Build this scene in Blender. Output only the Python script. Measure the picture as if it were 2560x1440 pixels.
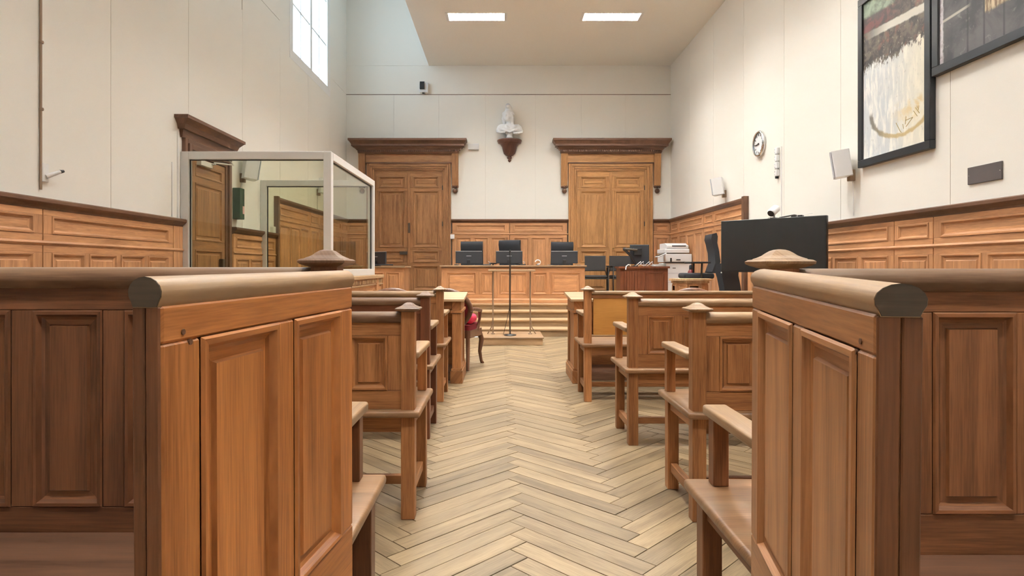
import bpy, math, random
from mathutils import Matrix, Vector
random.seed(7)
R = math.radians
scene = bpy.context.scene
for o in list(bpy.data.objects):
    bpy.data.objects.remove(o)
COL = scene.collection

# ------------------------------------------------------------------ camera
F = 1550.0            # focal length in pixels of the 2560 px wide frame
EYE = 1.10            # camera height
VX, VY = 1254.0, 668.0
cam_data = bpy.data.cameras.new('camera')
cam_data.sensor_width = 36.0
cam_data.lens = F / 2560.0 * 36.0
cam_data.shift_x = (1280.0 - VX) / 2560.0
cam_data.shift_y = (VY - 720.0) / 2560.0
cam_data.clip_start = 0.05
cam = bpy.data.objects.new('camera', cam_data)
cam.location = (0, 0, EYE)
cam.rotation_euler = (R(90), 0, 0)
COL.objects.link(cam)
scene.camera = cam

# ------------------------------------------------------------------ world, exposure
world = bpy.data.worlds.new('overcast_sky')
scene.world = world
world.use_nodes = True
wn = world.node_tree.nodes
bg = wn['Background']
bg.inputs[0].default_value = (0.66, 0.84, 1.0, 1)
bg.inputs[1].default_value = 2.0
scene.view_settings.view_transform = 'Standard'
scene.view_settings.look = 'None'
scene.view_settings.exposure = 1.42
scene.view_settings.gamma = 1.0
scene.view_settings.use_curve_mapping = False
LAMP_STRENGTH = 78.0

# ------------------------------------------------------------------ room numbers
XL, XR, YB, YF = -3.46, 3.77, 13.8, -3.2     # left wall, right wall, back wall, wall behind the camera
ZC, ZH, XS = 5.59, 7.6, -1.62                 # low ceiling, high ceiling over the window strip, edge of the low ceiling
DAIS = 0.46

# ------------------------------------------------------------------ mesh helpers
class MB:
    """collects shapes; build() links them as one mesh object"""
    def __init__(self):
        self.v = []; self.f = []; self.uv = []; self.sm = []
    def add(self, vs, fs, g=0, smooth=False, M=None):
        off = len(self.v)
        ou, ov = random.uniform(0, 7), random.uniform(0, 7)
        a, b = [i for i in range(3) if i != g]
        uvs = [(p[g] + ou, p[a] + 0.73 * p[b] + ov) for p in vs]
        if M is not None:
            vs = [tuple(M @ Vector(p)) for p in vs]
        self.v += [tuple(p) for p in vs]
        for f in fs:
            self.f.append(tuple(i + off for i in f))
            self.uv.append([uvs[i] for i in f])
            self.sm.append(smooth)
        return self
    def box(self, x0, x1, y0, y1, z0, z1, g=None, M=None):
        d = (abs(x1-x0), abs(y1-y0), abs(z1-z0))
        if g is None: g = d.index(max(d))
        vs = [(x0,y0,z0),(x1,y0,z0),(x1,y1,z0),(x0,y1,z0),(x0,y0,z1),(x1,y0,z1),(x1,y1,z1),(x0,y1,z1)]
        fs = [(0,3,2,1),(4,5,6,7),(0,1,5,4),(1,2,6,5),(2,3,7,6),(3,0,4,7)]
        return self.add(vs, fs, g, False, M)
    def rings(self, rs, g=2, smooth=False, M=None, cx=0, cy=0):
        """stack of rectangles (half x, half y, z)"""
        vs = []; fs = []
        for hx, hy, z in rs:
            vs += [(cx-hx,cy-hy,z),(cx+hx,cy-hy,z),(cx+hx,cy+hy,z),(cx-hx,cy+hy,z)]
        for i in range(len(rs)-1):
            for k in range(4):
                a = i*4+k; b = i*4+(k+1)%4
                fs.append((a, b, b+4, a+4))
        fs.append((3,2,1,0)); n = (len(rs)-1)*4
        fs.append((n,n+1,n+2,n+3))
        return self.add(vs, fs, g, smooth, M)
    def extrude_x(self, prof, x0, x1, smooth=False, M=None, g=0):
        """closed profile of (y,z) points run along x"""
        n = len(prof)
        vs = [(x0,y,z) for y,z in prof] + [(x1,y,z) for y,z in prof]
        area = sum(prof[i][0]*prof[(i+1)%n][1]-prof[(i+1)%n][0]*prof[i][1] for i in range(n))
        fs = []
        for i in range(n):
            j = (i+1) % n
            fs.append((i, i+n, j+n, j) if area < 0 else (i, j, j+n, i+n))
        self.add(vs, fs, g, smooth, M)
        c0 = tuple(range(n)); c1 = tuple(range(n))
        if area > 0: c0 = c0[::-1]
        else: c1 = c1[::-1]
        self.add([(x0,y,z) for y,z in prof], [c0], 1, False, M)
        self.add([(x1,y,z) for y,z in prof], [c1], 1, False, M)
        return self
    def extrude_z(self, poly, z0, z1, M=None, smooth=False):
        """closed polygon of (x,y) points (any order) raised from z0 to z1"""
        n = len(poly)
        area = sum(poly[i][0]*poly[(i+1)%n][1]-poly[(i+1)%n][0]*poly[i][1] for i in range(n))
        if area < 0: poly = poly[::-1]
        vs = [(x,y,z0) for x,y in poly] + [(x,y,z1) for x,y in poly]
        fs = [(i,(i+1)%n,(i+1)%n+n,i+n) for i in range(n)]
        self.add(vs, fs, 2, smooth, M)
        self.add([(x,y,z0) for x,y in poly], [tuple(range(n))[::-1]], 0, False, M)
        self.add([(x,y,z1) for x,y in poly], [tuple(range(n))], 0, False, M)
        return self
    def lathe(self, prof, n=20, a0=0.0, a1=2*math.pi, M=None, sx=1, sy=1, smooth=True, caps=True):
        full = abs(a1-a0-2*math.pi) < 1e-6
        m = n if full else n+1
        vs = []; fs = []
        for r, z in prof:
            for k in range(m):
                a = a0 + (a1-a0)*k/n
                vs.append((r*math.cos(a)*sx, r*math.sin(a)*sy, z))
        for i in range(len(prof)-1):
            for k in range(n):
                k2 = (k+1) % m
                fs.append((i*m+k, i*m+k2, (i+1)*m+k2, (i+1)*m+k))
        up = prof[-1][1] >= prof[0][1]
        if not up: fs = [f[::-1] for f in fs]
        self.add(vs, fs, 2, smooth, M)
        for i, flip in ((0, up), (len(prof)-1, not up)):
            r, z = prof[i]
            if r > 1e-5 and full and caps:
                c = [(r*math.cos(2*math.pi*k/n)*sx, r*math.sin(2*math.pi*k/n)*sy, z) for k in range(n)]
                ff = tuple(range(n))
                self.add(c, [ff[::-1] if flip else ff], 0, False, M)
        return self
    def tube(self, pts, r, n=8, M=None, smooth=True):
        """round bar through points; r a number or one per point"""
        pts = [Vector(p) for p in pts]
        rr = [r]*len(pts) if not hasattr(r, '__len__') else r
        vs = []; fs = []
        up = Vector((0,0,1))
        for i, p in enumerate(pts):
            t = (pts[min(i+1,len(pts)-1)] - pts[max(i-1,0)]).normalized()
            ref = up if abs(t.dot(up)) < 0.95 else Vector((1,0,0))
            s = t.cross(ref).normalized(); w = s.cross(t)
            for k in range(n):
                a = 2*math.pi*k/n
                vs.append(tuple(p + (s*math.cos(a) + w*math.sin(a))*rr[i]))
        for i in range(len(pts)-1):
            for k in range(n):
                k2 = (k+1) % n
                fs.append((i*n+k, (i+1)*n+k, (i+1)*n+k2, i*n+k2))
        fs = [f[::-1] for f in fs]
        self.add(vs, fs, 2, smooth, M)
        e = len(pts)-1
        self.add(vs[:n], [tuple(range(n))], 0, False, M)
        self.add(vs[e*n:], [tuple(range(n))[::-1]], 0, False, M)
        return self
    def ball(self, c, rx, ry, rz, n=14, m=9, M=None):
        vs = []; fs = []
        for i in range(m+1):
            t = math.pi*i/m
            for k in range(n):
                a = 2*math.pi*k/n
                vs.append((c[0]+rx*math.sin(t)*math.cos(a), c[1]+ry*math.sin(t)*math.sin(a), c[2]-rz*math.cos(t)))
        for i in range(m):
            for k in range(n):
                k2 = (k+1) % n
                fs.append((i*n+k, i*n+k2, (i+1)*n+k2, (i+1)*n+k))
        return self.add(vs, fs, 2, True, M)
    def nested(self, x0, x1, z0, z1, y, prof, g=None, M=None, cap=True):
        """nested rectangles in the XZ plane facing -Y; prof = (inset, height towards -Y)"""
        if g is None: g = 2 if (z1-z0) > (x1-x0)*0.8 else 0
        for i in range(len(prof)-1):
            i0, h0 = prof[i]; i1, h1 = prof[i+1]
            o = [(x0+i0,y-h0,z0+i0),(x1-i0,y-h0,z0+i0),(x1-i0,y-h0,z1-i0),(x0+i0,y-h0,z1-i0)]
            n = [(x0+i1,y-h1,z0+i1),(x1-i1,y-h1,z0+i1),(x1-i1,y-h1,z1-i1),(x0+i1,y-h1,z1-i1)]
            for k in range(4):
                k2 = (k+1) % 4
                self.add([o[k], o[k2], n[k2], n[k]], [(0,1,2,3)], 0 if k in (0,2) else 2, False, M)
        if cap:
            i1, h1 = prof[-1]
            self.add([(x0+i1,y-h1,z0+i1),(x1-i1,y-h1,z0+i1),(x1-i1,y-h1,z1-i1),(x0+i1,y-h1,z1-i1)], [(0,1,2,3)], g, False, M)
        return self
    def mesh(self, name, mirror=False):
        v = self.v; f = self.f; uv = self.uv
        if mirror:
            v = [(-p[0], p[1], p[2]) for p in v]
            f = [q[::-1] for q in f]; uv = [q[::-1] for q in uv]
        me = bpy.data.meshes.new(name)
        me.from_pydata(v, [], f)
        lay = me.uv_layers.new(name='grain')
        lay.data.foreach_set('uv', [c for q in uv for p in q for c in p])
        me.polygons.foreach_set('use_smooth', self.sm)
        me.update()
        return me
    def build(self, name, mat, parent=None, bevel=None, mirror=False, loc=None, rotz=None):
        me = self.mesh(name, mirror)
        return link(name, me, mat, parent, bevel, loc, rotz)

def link(name, me, mat, parent=None, bevel=None, loc=None, rotz=None):
    if mat is not None and not me.materials: me.materials.append(mat)
    o = bpy.data.objects.new(name, me)
    COL.objects.link(o)
    if parent is not None: o.parent = parent
    if loc is not None: o.location = loc
    if rotz is not None: o.rotation_euler = (0, 0, rotz)
    if bevel:
        w, s = bevel if hasattr(bevel, '__len__') else (bevel, 1)
        b = o.modifiers.new('edge', 'BEVEL'); b.width = w; b.segments = s
        b.limit_method = 'ANGLE'; b.angle_limit = R(40)
        if s > 2:
            for p in me.polygons: p.use_smooth = True
    return o
def thing(name, label, cat, loc=(0,0,0), rotz=0.0, group=None):
    o = bpy.data.objects.new(name, None)
    o.empty_display_size = 0.1
    COL.objects.link(o)
    o.location = loc; o.rotation_euler = (0, 0, rotz)
    tag(o, label, cat, group)
    return o
def tag(o, label, cat, group=None):
    o['label'] = label; o['category'] = cat
    if group: o['group'] = group
    return o
def struct(o, label=None):
    o['kind'] = 'structure'
    if label: o['label'] = label
    return o
def struct_root(name, loc=(0,0,0), rotz=0.0, label=None):
    o = bpy.data.objects.new(name, None); COL.objects.link(o)
    o.location = loc; o.rotation_euler = (0,0,rotz)
    return struct(o, label)
def copy_tree(o, parent=None, loc=None, rotz=None, label=None, group=None):
    c = o.copy(); COL.objects.link(c)
    if parent is not None: c.parent = parent
    if loc is not None: c.location = loc
    if rotz is not None: c.rotation_euler = (0,0,rotz)
    if label: c['label'] = label
    if group: c['group'] = group
    for ch in list(o.children):
        copy_tree(ch, c)
    return c
def T(x=0, y=0, z=0): return Matrix.Translation((x, y, z))
def RZ(a): return Matrix.Rotation(R(a), 4, 'Z')
def RX(a): return Matrix.Rotation(R(a), 4, 'X')
def RY(a): return Matrix.Rotation(R(a), 4, 'Y')

# ------------------------------------------------------------------ materials
def nodes(name):
    m = bpy.data.materials.new(name); m.use_nodes = True
    nt = m.node_tree
    return m, nt, nt.nodes['Principled BSDF']
def nn(nt, t, **kw):
    n = nt.nodes.new(t)
    for k, v in kw.items(): setattr(n, k, v)
    return n
def setin(nt, sock, v):
    if hasattr(v, 'is_linked') or hasattr(v, 'links'): nt.links.new(v, sock)
    elif isinstance(v, (tuple, list)): sock.default_value = tuple(v) + ((1,) if len(v) == 3 and len(sock.default_value) == 4 else ())
    else: sock.default_value = v
def mth(nt, op, a, b=0.0, c=0.0, clamp=False):
    n = nn(nt, 'ShaderNodeMath', operation=op, use_clamp=clamp)
    for i, x in enumerate((a, b, c)): setin(nt, n.inputs[i], x)
    return n.outputs[0]
def mix(nt, f, a, b, mode='MIX'):
    n = nn(nt, 'ShaderNodeMix', data_type='RGBA', blend_type=mode)
    setin(nt, n.inputs[0], f); setin(nt, n.inputs[6], a); setin(nt, n.inputs[7], b)
    return n.outputs[2]
def noise(nt, vec, scale, detail=4, rough=0.55, dist=0.0):
    n = nn(nt, 'ShaderNodeTexNoise')
    if vec is not None: nt.links.new(vec, n.inputs['Vector'])
    n.inputs['Scale'].default_value = scale; n.inputs['Detail'].default_value = detail
    n.inputs['Roughness'].default_value = rough; n.inputs['Distortion'].default_value = dist
    return n.outputs['Fac']
def smooth(nt, x, lo, hi):
    n = nn(nt, 'ShaderNodeMapRange', interpolation_type='SMOOTHSTEP')
    setin(nt, n.inputs[0], x); n.inputs[1].default_value = lo; n.inputs[2].default_value = hi
    return n.outputs[0]
def mapping(nt, vec, scale, loc=None):
    n = nn(nt, 'ShaderNodeMapping')
    nt.links.new(vec, n.inputs[0])
    n.inputs['Scale'].default_value = scale
    if loc is not None: setin(nt, n.inputs['Location'], loc)
    return n.outputs[0]

def wood(name, dark, light, rough=0.45, vary=0.25, spec=0.4, ring=1.0, grey=None):
    m, nt, b = nodes(name)
    uv = nn(nt, 'ShaderNodeUVMap', uv_map='grain').outputs[0]
    oi = nn(nt, 'ShaderNodeObjectInfo').outputs['Random']
    gi = nn(nt, 'ShaderNodeNewGeometry').outputs['Random Per Island']
    rnd = mth(nt, 'FRACT', mth(nt, 'ADD', oi, mth(nt, 'MULTIPLY', gi, 3.7)))
    off = nn(nt, 'ShaderNodeCombineXYZ')
    nt.links.new(mth(nt, 'MULTIPLY', rnd, 13.0), off.inputs[0]); nt.links.new(mth(nt, 'MULTIPLY', rnd, 29.0), off.inputs[1])
    va = nn(nt, 'ShaderNodeVectorMath', operation='ADD')
    nt.links.new(uv, va.inputs[0]); nt.links.new(off.outputs[0], va.inputs[1])
    p = va.outputs[0]
    fine = noise(nt, mapping(nt, p, (9, 240, 1)), 1.0, 3, 0.6)
    wide = noise(nt, mapping(nt, p, (1.1, 15*ring, 1)), 1.0, 4, 0.55, 0.9)
    blot = noise(nt, mapping(nt, p, (2.2, 3.5, 1)), 1.0, 3, 0.5)
    g = mth(nt, 'ADD', mth(nt, 'MULTIPLY', fine, 0.42), mth(nt, 'MULTIPLY', wide, 0.58))
    g = smooth(nt, g, 0.27, 0.71)
    col = mix(nt, g, dark, light)
    k = mth(nt, 'ADD', 1.0 - vary*0.5, mth(nt, 'MULTIPLY', rnd, vary))
    k = mth(nt, 'MULTIPLY', k, mth(nt, 'ADD', 0.80, mth(nt, 'MULTIPLY', blot, 0.40)))
    kc = nn(nt, 'ShaderNodeCombineXYZ')
    for i in range(3): nt.links.new(k, kc.inputs[i])
    col = mix(nt, 1.0, col, kc.outputs[0], 'MULTIPLY')
    if grey:
        w = smooth(nt, noise(nt, mapping(nt, p, (3, 9, 1)), 1.0, 4, 0.6), 0.40, 0.70)
        col = mix(nt, mth(nt, 'MULTIPLY', w, 0.7), col, grey)
    nt.links.new(col, b.inputs['Base Color'])
    rr = mth(nt, 'ADD', rough - 0.06, mth(nt, 'MULTIPLY', fine, 0.14))
    nt.links.new(rr, b.inputs['Roughness'])
    b.inputs['Specular IOR Level'].default_value = spec
    bp = nn(nt, 'ShaderNodeBump'); bp.inputs['Strength'].default_value = 0.12; bp.inputs['Distance'].default_value = 0.002
    nt.links.new(fine, bp.inputs['Height']); nt.links.new(bp.outputs[0], b.inputs['Normal'])
    return m
def plain(name, col, rough=0.5, metal=0.0, spec=0.5, bump=0.0, bscale=60, emit=None, var=0.0):
    m, nt, b = nodes(name)
    tc = nn(nt, 'ShaderNodeTexCoord').outputs['Object']
    n = noise(nt, tc, bscale, 3)
    c2 = tuple(x*(1-var) for x in col)
    nt.links.new(mix(nt, n, c2, col), b.inputs['Base Color'])
    b.inputs['Roughness'].default_value = rough; b.inputs['Metallic'].default_value = metal
    b.inputs['Specular IOR Level'].default_value = spec
    if bump:
        bp = nn(nt, 'ShaderNodeBump'); bp.inputs['Strength'].default_value = bump; bp.inputs['Distance'].default_value = 0.003
        nt.links.new(n, bp.inputs['Height']); nt.links.new(bp.outputs[0], b.inputs['Normal'])
    if emit:
        b.inputs['Emission Color'].default_value = emit[0] + (1,); b.inputs['Emission Strength'].default_value = emit[1]
    return m
def glass(name, tint, refl=1.0):
    m = bpy.data.materials.new(name); m.use_nodes = True
    nt = m.node_tree; nt.nodes.clear()
    out = nn(nt, 'ShaderNodeOutputMaterial')
    tr = nn(nt, 'ShaderNodeBsdfTransparent'); tr.inputs[0].default_value = tint + (1,)
    gl = nn(nt, 'ShaderNodeBsdfGlossy'); gl.inputs['Roughness'].default_value = 0.0
    fr = nn(nt, 'ShaderNodeFresnel'); fr.inputs[0].default_value = 1.5
    ms = nn(nt, 'ShaderNodeMixShader')
    bf = nn(nt, 'ShaderNodeNewGeometry').outputs['Backfacing']
    fo = mth(nt, 'MULTIPLY', mth(nt, 'SUBTRACT', 1.0, bf), mth(nt, 'MULTIPLY', fr.outputs[0], refl, clamp=True))
    nt.links.new(fo, ms.inputs[0])
    nt.links.new(tr.outputs[0], ms.inputs[1]); nt.links.new(gl.outputs[0], ms.inputs[2])
    nt.links.new(ms.outputs[0], out.inputs[0])
    return m

M = {}
M['oak'] = wood('oak', (0.218, 0.071, 0.017), (0.598, 0.244, 0.074), 0.42, 0.22)
M['oak_pew'] = wood('oak_pew', (0.150, 0.054, 0.017), (0.48, 0.214, 0.078), 0.42, 0.22)
M['oak_pale_panel'] = wood('oak_pale_panel', (0.25, 0.108, 0.042), (0.57, 0.285, 0.125), 0.42, 0.12)
M['oak_seat'] = wood('oak_seat', (0.145, 0.068, 0.027), (0.37, 0.200, 0.096), 0.38, 0.15, grey=(0.27, 0.172, 0.096))
M['oak_door_brown'] = wood('oak_door_brown', (0.17, 0.075, 0.031), (0.42, 0.212, 0.090), 0.4, 0.14)
M['walnut'] = wood('walnut', (0.085, 0.036, 0.020), (0.21, 0.098, 0.055), 0.3, 0.1)
M['oak_wall'] = wood('oak_wall', (0.305, 0.140, 0.063), (0.647, 0.336, 0.159), 0.45, 0.18)
M['oak_brown'] = wood('oak_brown', (0.075, 0.036, 0.021), (0.19, 0.096, 0.055), 0.4, 0.2)
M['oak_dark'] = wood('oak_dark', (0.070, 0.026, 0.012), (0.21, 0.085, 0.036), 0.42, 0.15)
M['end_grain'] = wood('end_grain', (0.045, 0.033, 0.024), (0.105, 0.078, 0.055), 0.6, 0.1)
M['oak_mid'] = wood('oak_mid', (0.116, 0.044, 0.017), (0.326, 0.137, 0.055), 0.42, 0.15)
M['oak_door'] = wood('oak_door', (0.269, 0.125, 0.045), (0.582, 0.308, 0.123), 0.4, 0.16)
M['oak_worn'] = wood('oak_worn', (0.20, 0.105, 0.048), (0.47, 0.305, 0.165), 0.38, 0.15, grey=(0.31, 0.222, 0.145))
M['oak_rail'] = wood('oak_rail', (0.11, 0.054, 0.030), (0.25, 0.145, 0.085), 0.34, 0.15, grey=(0.21, 0.150, 0.100))
M['oak_pale'] = wood('oak_pale', (0.30, 0.175, 0.085), (0.56, 0.39, 0.225), 0.45, 0.2)
M['plywood'] = wood('plywood', (0.42, 0.185, 0.040), (0.58, 0.28, 0.07), 0.4, 0.05, ring=0.4)
M['redwood'] = wood('redwood', (0.085, 0.026, 0.012), (0.20, 0.070, 0.032), 0.35, 0.15)
M['mahogany'] = wood('mahogany', (0.050, 0.020, 0.013), (0.13, 0.054, 0.034), 0.3, 0.1)
M['parquet'] = wood('parquet', (0.130, 0.087, 0.046), (0.345, 0.252, 0.146), 0.42, 0.50, ring=0.8)
M['step_wood'] = wood('step_wood', (0.24, 0.155, 0.085), (0.48, 0.35, 0.21), 0.42, 0.2)
M['joint'] = plain('dark_joint', (0.05, 0.03, 0.018), 0.9)
M['wall'] = plain('cream_wall', (0.87, 0.845, 0.78), 0.75, bump=0.10, bscale=140, var=0.05, spec=0.25)
M['ceiling'] = plain('ceiling_paint', (0.87, 0.855, 0.80), 0.8, bump=0.05, bscale=40, var=0.05, spec=0.2)
M['seam'] = plain('seam_shadow', (0.42, 0.36, 0.29), 0.8)
M['white_paint'] = plain('white_paint', (0.82, 0.81, 0.79), 0.4)
M['white_plastic'] = plain('white_plastic', (0.84, 0.85, 0.86), 0.35)
M['grey_plastic'] = plain('grey_plastic', (0.55, 0.58, 0.62), 0.4)
M['plaster'] = plain('plaster', (0.86, 0.87, 0.88), 0.55, bump=0.1, bscale=30, var=0.06)
M['alu'] = plain('aluminium', (0.74, 0.735, 0.71), 0.40, 0.15)
M['chrome'] = plain('chrome', (0.75, 0.75, 0.76), 0.15, 1.0)
M['steel'] = plain('dark_steel', (0.10, 0.085, 0.07), 0.4, 0.7)
M['brass'] = plain('brass', (0.45, 0.30, 0.12), 0.35, 0.9)
M['black'] = plain('black_plastic', (0.012, 0.013, 0.015), 0.38)
M['screen'] = plain('dark_screen', (0.016, 0.018, 0.019), 0.22)
M['monitor_back'] = plain('monitor_back', (0.030, 0.034, 0.042), 0.35)
M['fabric'] = plain('black_fabric', (0.022, 0.024, 0.030), 0.85, bump=0.3, bscale=300, var=0.3)
M['grey_fabric'] = plain('grey_fabric', (0.055, 0.050, 0.048), 0.9, bump=0.3, bscale=300, var=0.3)
M['velvet'] = plain('red_velvet', (0.22, 0.010, 0.018), 0.8, bump=0.2, bscale=200, var=0.3)
M['pink'] = plain('pink_cushion', (0.75, 0.03, 0.085), 0.8, bump=0.2, bscale=200, var=0.1)
M['green'] = plain('green_box', (0.020, 0.060, 0.030), 0.5)
M['pipe'] = plain('brown_pipe', (0.28, 0.19, 0.12), 0.5)
M['frame_black'] = plain('black_frame', (0.014, 0.016, 0.020), 0.35)
M['plaque'] = plain('slate_plaque', (0.105, 0.090, 0.088), 0.4, var=0.15, bscale=30)
M['lamp'] = plain('lamp_diffuser', (0.9, 0.9, 0.9), 0.5, emit=((1.0, 0.98, 0.94), LAMP_STRENGTH))
M['red_ext'] = plain('red_leather', (0.20, 0.02, 0.02), 0.4)
M['pane'] = glass('window_glass', (0.97, 0.99, 1.0), 0.6)
M['dock_glass'] = glass('dock_glass', (0.90, 0.91, 0.83), 1.0)

P_RAISED = [(0,0),(.003,.004),(.010,.004),(.016,-.006),(.022,-.009),(.034,-.009),(.037,-.003)]
P_BIG = [(0,0),(.006,.014),(.024,.014),(.036,-.004),(.05,-.012),(.085,-.012),(.094,-.003)]
P_WAIN = [(0,0),(.004,.007),(.016,.007),(.026,-.006),(.034,-.010),(.052,-.010),(.060,-.003)]

def framed(parent, mat, W, z0, z1, rows, t=0.03, x0=0.0, y=0.0, prof=P_RAISED, name='frame', mirror=False, bevel=0.002, pmat=None, pname='panel', edge=None):
    """frame of rails and stiles with panel holes; rows = [(za, zb, [(xa, xb), ...]), ...]; faces -Y"""
    mb = MB(); zs = z0
    for za, zb, cols in sorted(rows):
        if za > zs: mb.box(x0, x0+W, y, y+t, zs, za, g=0)
        xs = x0
        for xa, xb in sorted(cols):
            mb.box(xs, xa, y, y+t, za, zb, g=2); xs = xb
        mb.box(xs, x0+W, y, y+t, za, zb, g=2)
        zs = zb
    if z1 > zs: mb.box(x0, x0+W, y, y+t, zs, z1, g=0)
    mb.box(x0+.004, x0+W-.004, y+t*.62, y+t-.002, z0+.004, z1-.004, g=2)
    fr = mb.build(name, mat, parent, bevel, mirror)
    for za, zb, cols in rows:
        for xa, xb in cols:
            lim = min(xb-xa, zb-za)*0.42
            pr = [(i, h) for i, h in prof if i < lim]
            pb = MB().nested(xa, xb, za, zb, y, pr)
            pb.build(pname, pmat or mat, parent, None, mirror)
    return fr
def moulding(parent, name, mat, W, z, prof, x0=0.0, mirror=False, bevel=None):
    """profile of (projection, height above z) run along x in front of y=0"""
    pr = [(0.012, prof[0][1]+z)] + [(-p, h+z) for p, h in prof] + [(0.012, prof[-1][1]+z)]
    return MB().extrude_x(pr, x0, x0+W).build(name, mat, parent, bevel, mirror)
def droll(w, h, n=12):
    """section (y,z) of a rounded hand rail, flat below, width w, height h, crest at z=h"""
    pts = [(-w*0.36, 0), (w*0.36, 0)]
    for k in range(n+1):
        a = R(-35) + (math.pi + R(70))*k/n
        pts.append((w/2*math.cos(a), h*0.47 + (h*0.53)*math.sin(a)))
    return pts

# ================================================================== the setting
# ---- floor: slab, herringbone planks
floor = MB().box(XL-.2, XR+.2, YF-.2, 9.84, -.12, -.012).build('floor', M['joint'])
struct(floor, 'pale oak herringbone parquet floor')
PN, PW = 7, 0.095
PL = PN*PW
pm = MB().box(-PL/2+.0021, PL/2-.0021, -PW/2+.0021, PW/2-.0021, -.012, 0.0, g=0).mesh('plank')
pm.materials.append(M['parquet'])
C45 = math.sqrt(0.5)
PEAK = 0.10
spots = []
def add_plank(cu, cv, ang):
    X = (cu-cv)*C45 + PEAK - PN*PW*C45
    Y = (cu+cv)*C45
    if XL-.25 < X < XR+.25 and YF-.1 < Y < 9.95: spots.append((X, Y, ang))
for j in range(-140, 200):
    for k in range(-16, 17):
        i0 = j + k*2*PN
        add_plank((i0+PN/2)*PW, (j+.5)*PW, 45)           # lies along u
        i = j + k*2*PN                                    # column i, cells j in [i-2n+1, i-n]
        c = (i-2*PN+1 + i-PN + 1)/2.0
        # vertical plank of column j
        add_plank((j+.5)*PW, (j + k*2*PN - 1.5*PN + 1.0)*PW, -45)
seen = []; rest = []
for s in spots:
    X, Y, a = s
    ok = 1.9 < Y < 9.7 and abs(X+.02) < 1.75*Y and (-.95 < X < 1.40)
    (seen if ok else rest).append(s)
seen.sort(key=lambda s: s[1] + 0.6*abs(s[0]-.15))
rest += seen[300:]; seen = seen[:300]
for X, Y, a in seen:
    o = bpy.data.objects.new('plank', pm); COL.objects.link(o); o.parent = floor
    o.location = (X, Y, random.uniform(-.0012, .0006))
    o.rotation_euler = (0, 0, R(a + random.uniform(-.25, .25)))
mb = MB()
for X, Y, a in rest:
    x1 = PL/2-.0021
    mb.box(-x1, x1, -PW/2+.0021, PW/2-.0021, -.012, random.uniform(-.0012, .0004), g=0, M=T(X, Y, 0) @ RZ(a))
o = mb.build('outer_planks', M['parquet'], floor); o['kind'] = 'stuff'

# ---- dais and steps
dais = MB().box(XL, XR, 10.96, YB+.1, 0, DAIS-.03).build('floor_dais', M['step_wood']); struct(dais, 'raised wooden dais at the end of the room')
for a_, b_ in ((XL, -1.35), (2.0, XR)):
    MB().box(a_, b_, 9.52, 10.95, 0, DAIS-.03).build('wing', M['step_wood'], dais)
    MB().box(a_, b_, 9.50, 10.91, DAIS-.03, DAIS+.0005, g=0).build('wing_top', M['step_wood'], dais, .004)
for k in range(26):
    w = (XR-XL)/26
    MB().box(XL+k*w+.001, XL+(k+1)*w-.001, 10.90, YB, DAIS-.03, DAIS, g=1).build('plank', M['step_wood'], dais)
for k, (y, z) in enumerate(((9.80, .125), (10.17, .24), (10.54, .355), (10.90, DAIS))):
    zb = (0, .125, .24, .355)[k]
    MB().box(-1.35, 2.0, y+.02, 10.93, zb, z-.03).build('riser', M['step_wood'], dais)
    if k < 3: MB().box(-1.35, 2.0, y-.012, y+.40, z-.03, z).build('tread', M['oak_pale'], dais, (.008, 2))
    else: MB().box(-1.35, 2.0, y-.012, y+.02, z-.031, z+.001).build('nosing', M['oak_pale'], dais, (.008, 2))

# ---- walls with fixed boards
wb = MB().box(XL-.3, XR+.3, YB, YB+.2, 0, ZH+.2).build('wall_back', M['wall']); struct(wb, 'cream panelled wall behind the bench')
def board(parent, x0, x1, z0, z1, y=-.007):
    MB().box(x0-.0034, x0+.0034, -.004, -.0005, z0, z1).build('joint', M['seam'], parent)
    return MB().box(x0+.0035, x1-.0035, y, 0.0, z0+.0035, z1-.0035, g=2).build('wall_board', M['wall'], parent, .0015)
wbr = struct_root('trim_8', (0, YB, 0), label='cream wall boards with fine vertical joints on the back wall')
xs = [XL, -2.40, -1.40, -.365, .75, 1.77, 2.75, XR]
for a, b in zip(xs, xs[1:]):
    board(wbr, a, b, DAIS, 4.94)
board(wbr, XL, XS+.02, 5.58, ZH)
board(wbr, XL, XR, 4.94, 5.58)
MB().box(XL, XR, -.012, 0, 4.935, 4.946).build('joint_bead', M['oak_brown'], wbr)
for x in xs[1:-1]: MB().box(x-.011, x+.002, -.013, 0, DAIS, 4.93).build('cover_strip', M['wall'], wbr)

WINS = [(10.22, 12.40), (5.55, 7.75)]
WZ0, WZ1 = 4.62, 7.25
mb = MB()
ys = [YF] + [v for w in sorted(WINS) for v in w] + [YB+.1]
for i in range(0, len(ys)-1):
    if i % 2 == 0: mb.box(XL-.22, XL, ys[i], ys[i+1], 0, ZH+.2)
    else:
        mb.box(XL-.22, XL, ys[i], ys[i+1], 0, WZ0); mb.box(XL-.22, XL, ys[i], ys[i+1], WZ1, ZH+.2)
wl = mb.build('wall_left', M['wall']); struct(wl, 'cream boarded wall with high windows')
wlb = struct_root('trim_9', (XL, 0, 0), R(90), label='cream wall boards with fine vertical joints on the window wall')
ls = [-3.0, -1.36, .02, 1.40, 2.74, 4.10, 5.48, 6.84, 8.26, 9.66, 11.06, 12.42, YB]
for a, b in zip(ls, ls[1:]):
    hit = any(a < w1-.05 and b > w0+.05 for w0, w1 in WINS)
    board(wlb, a, b, .1, WZ0-.09 if hit else 4.94)
    if not hit: board(wlb, a, b, 4.94, ZH)
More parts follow.
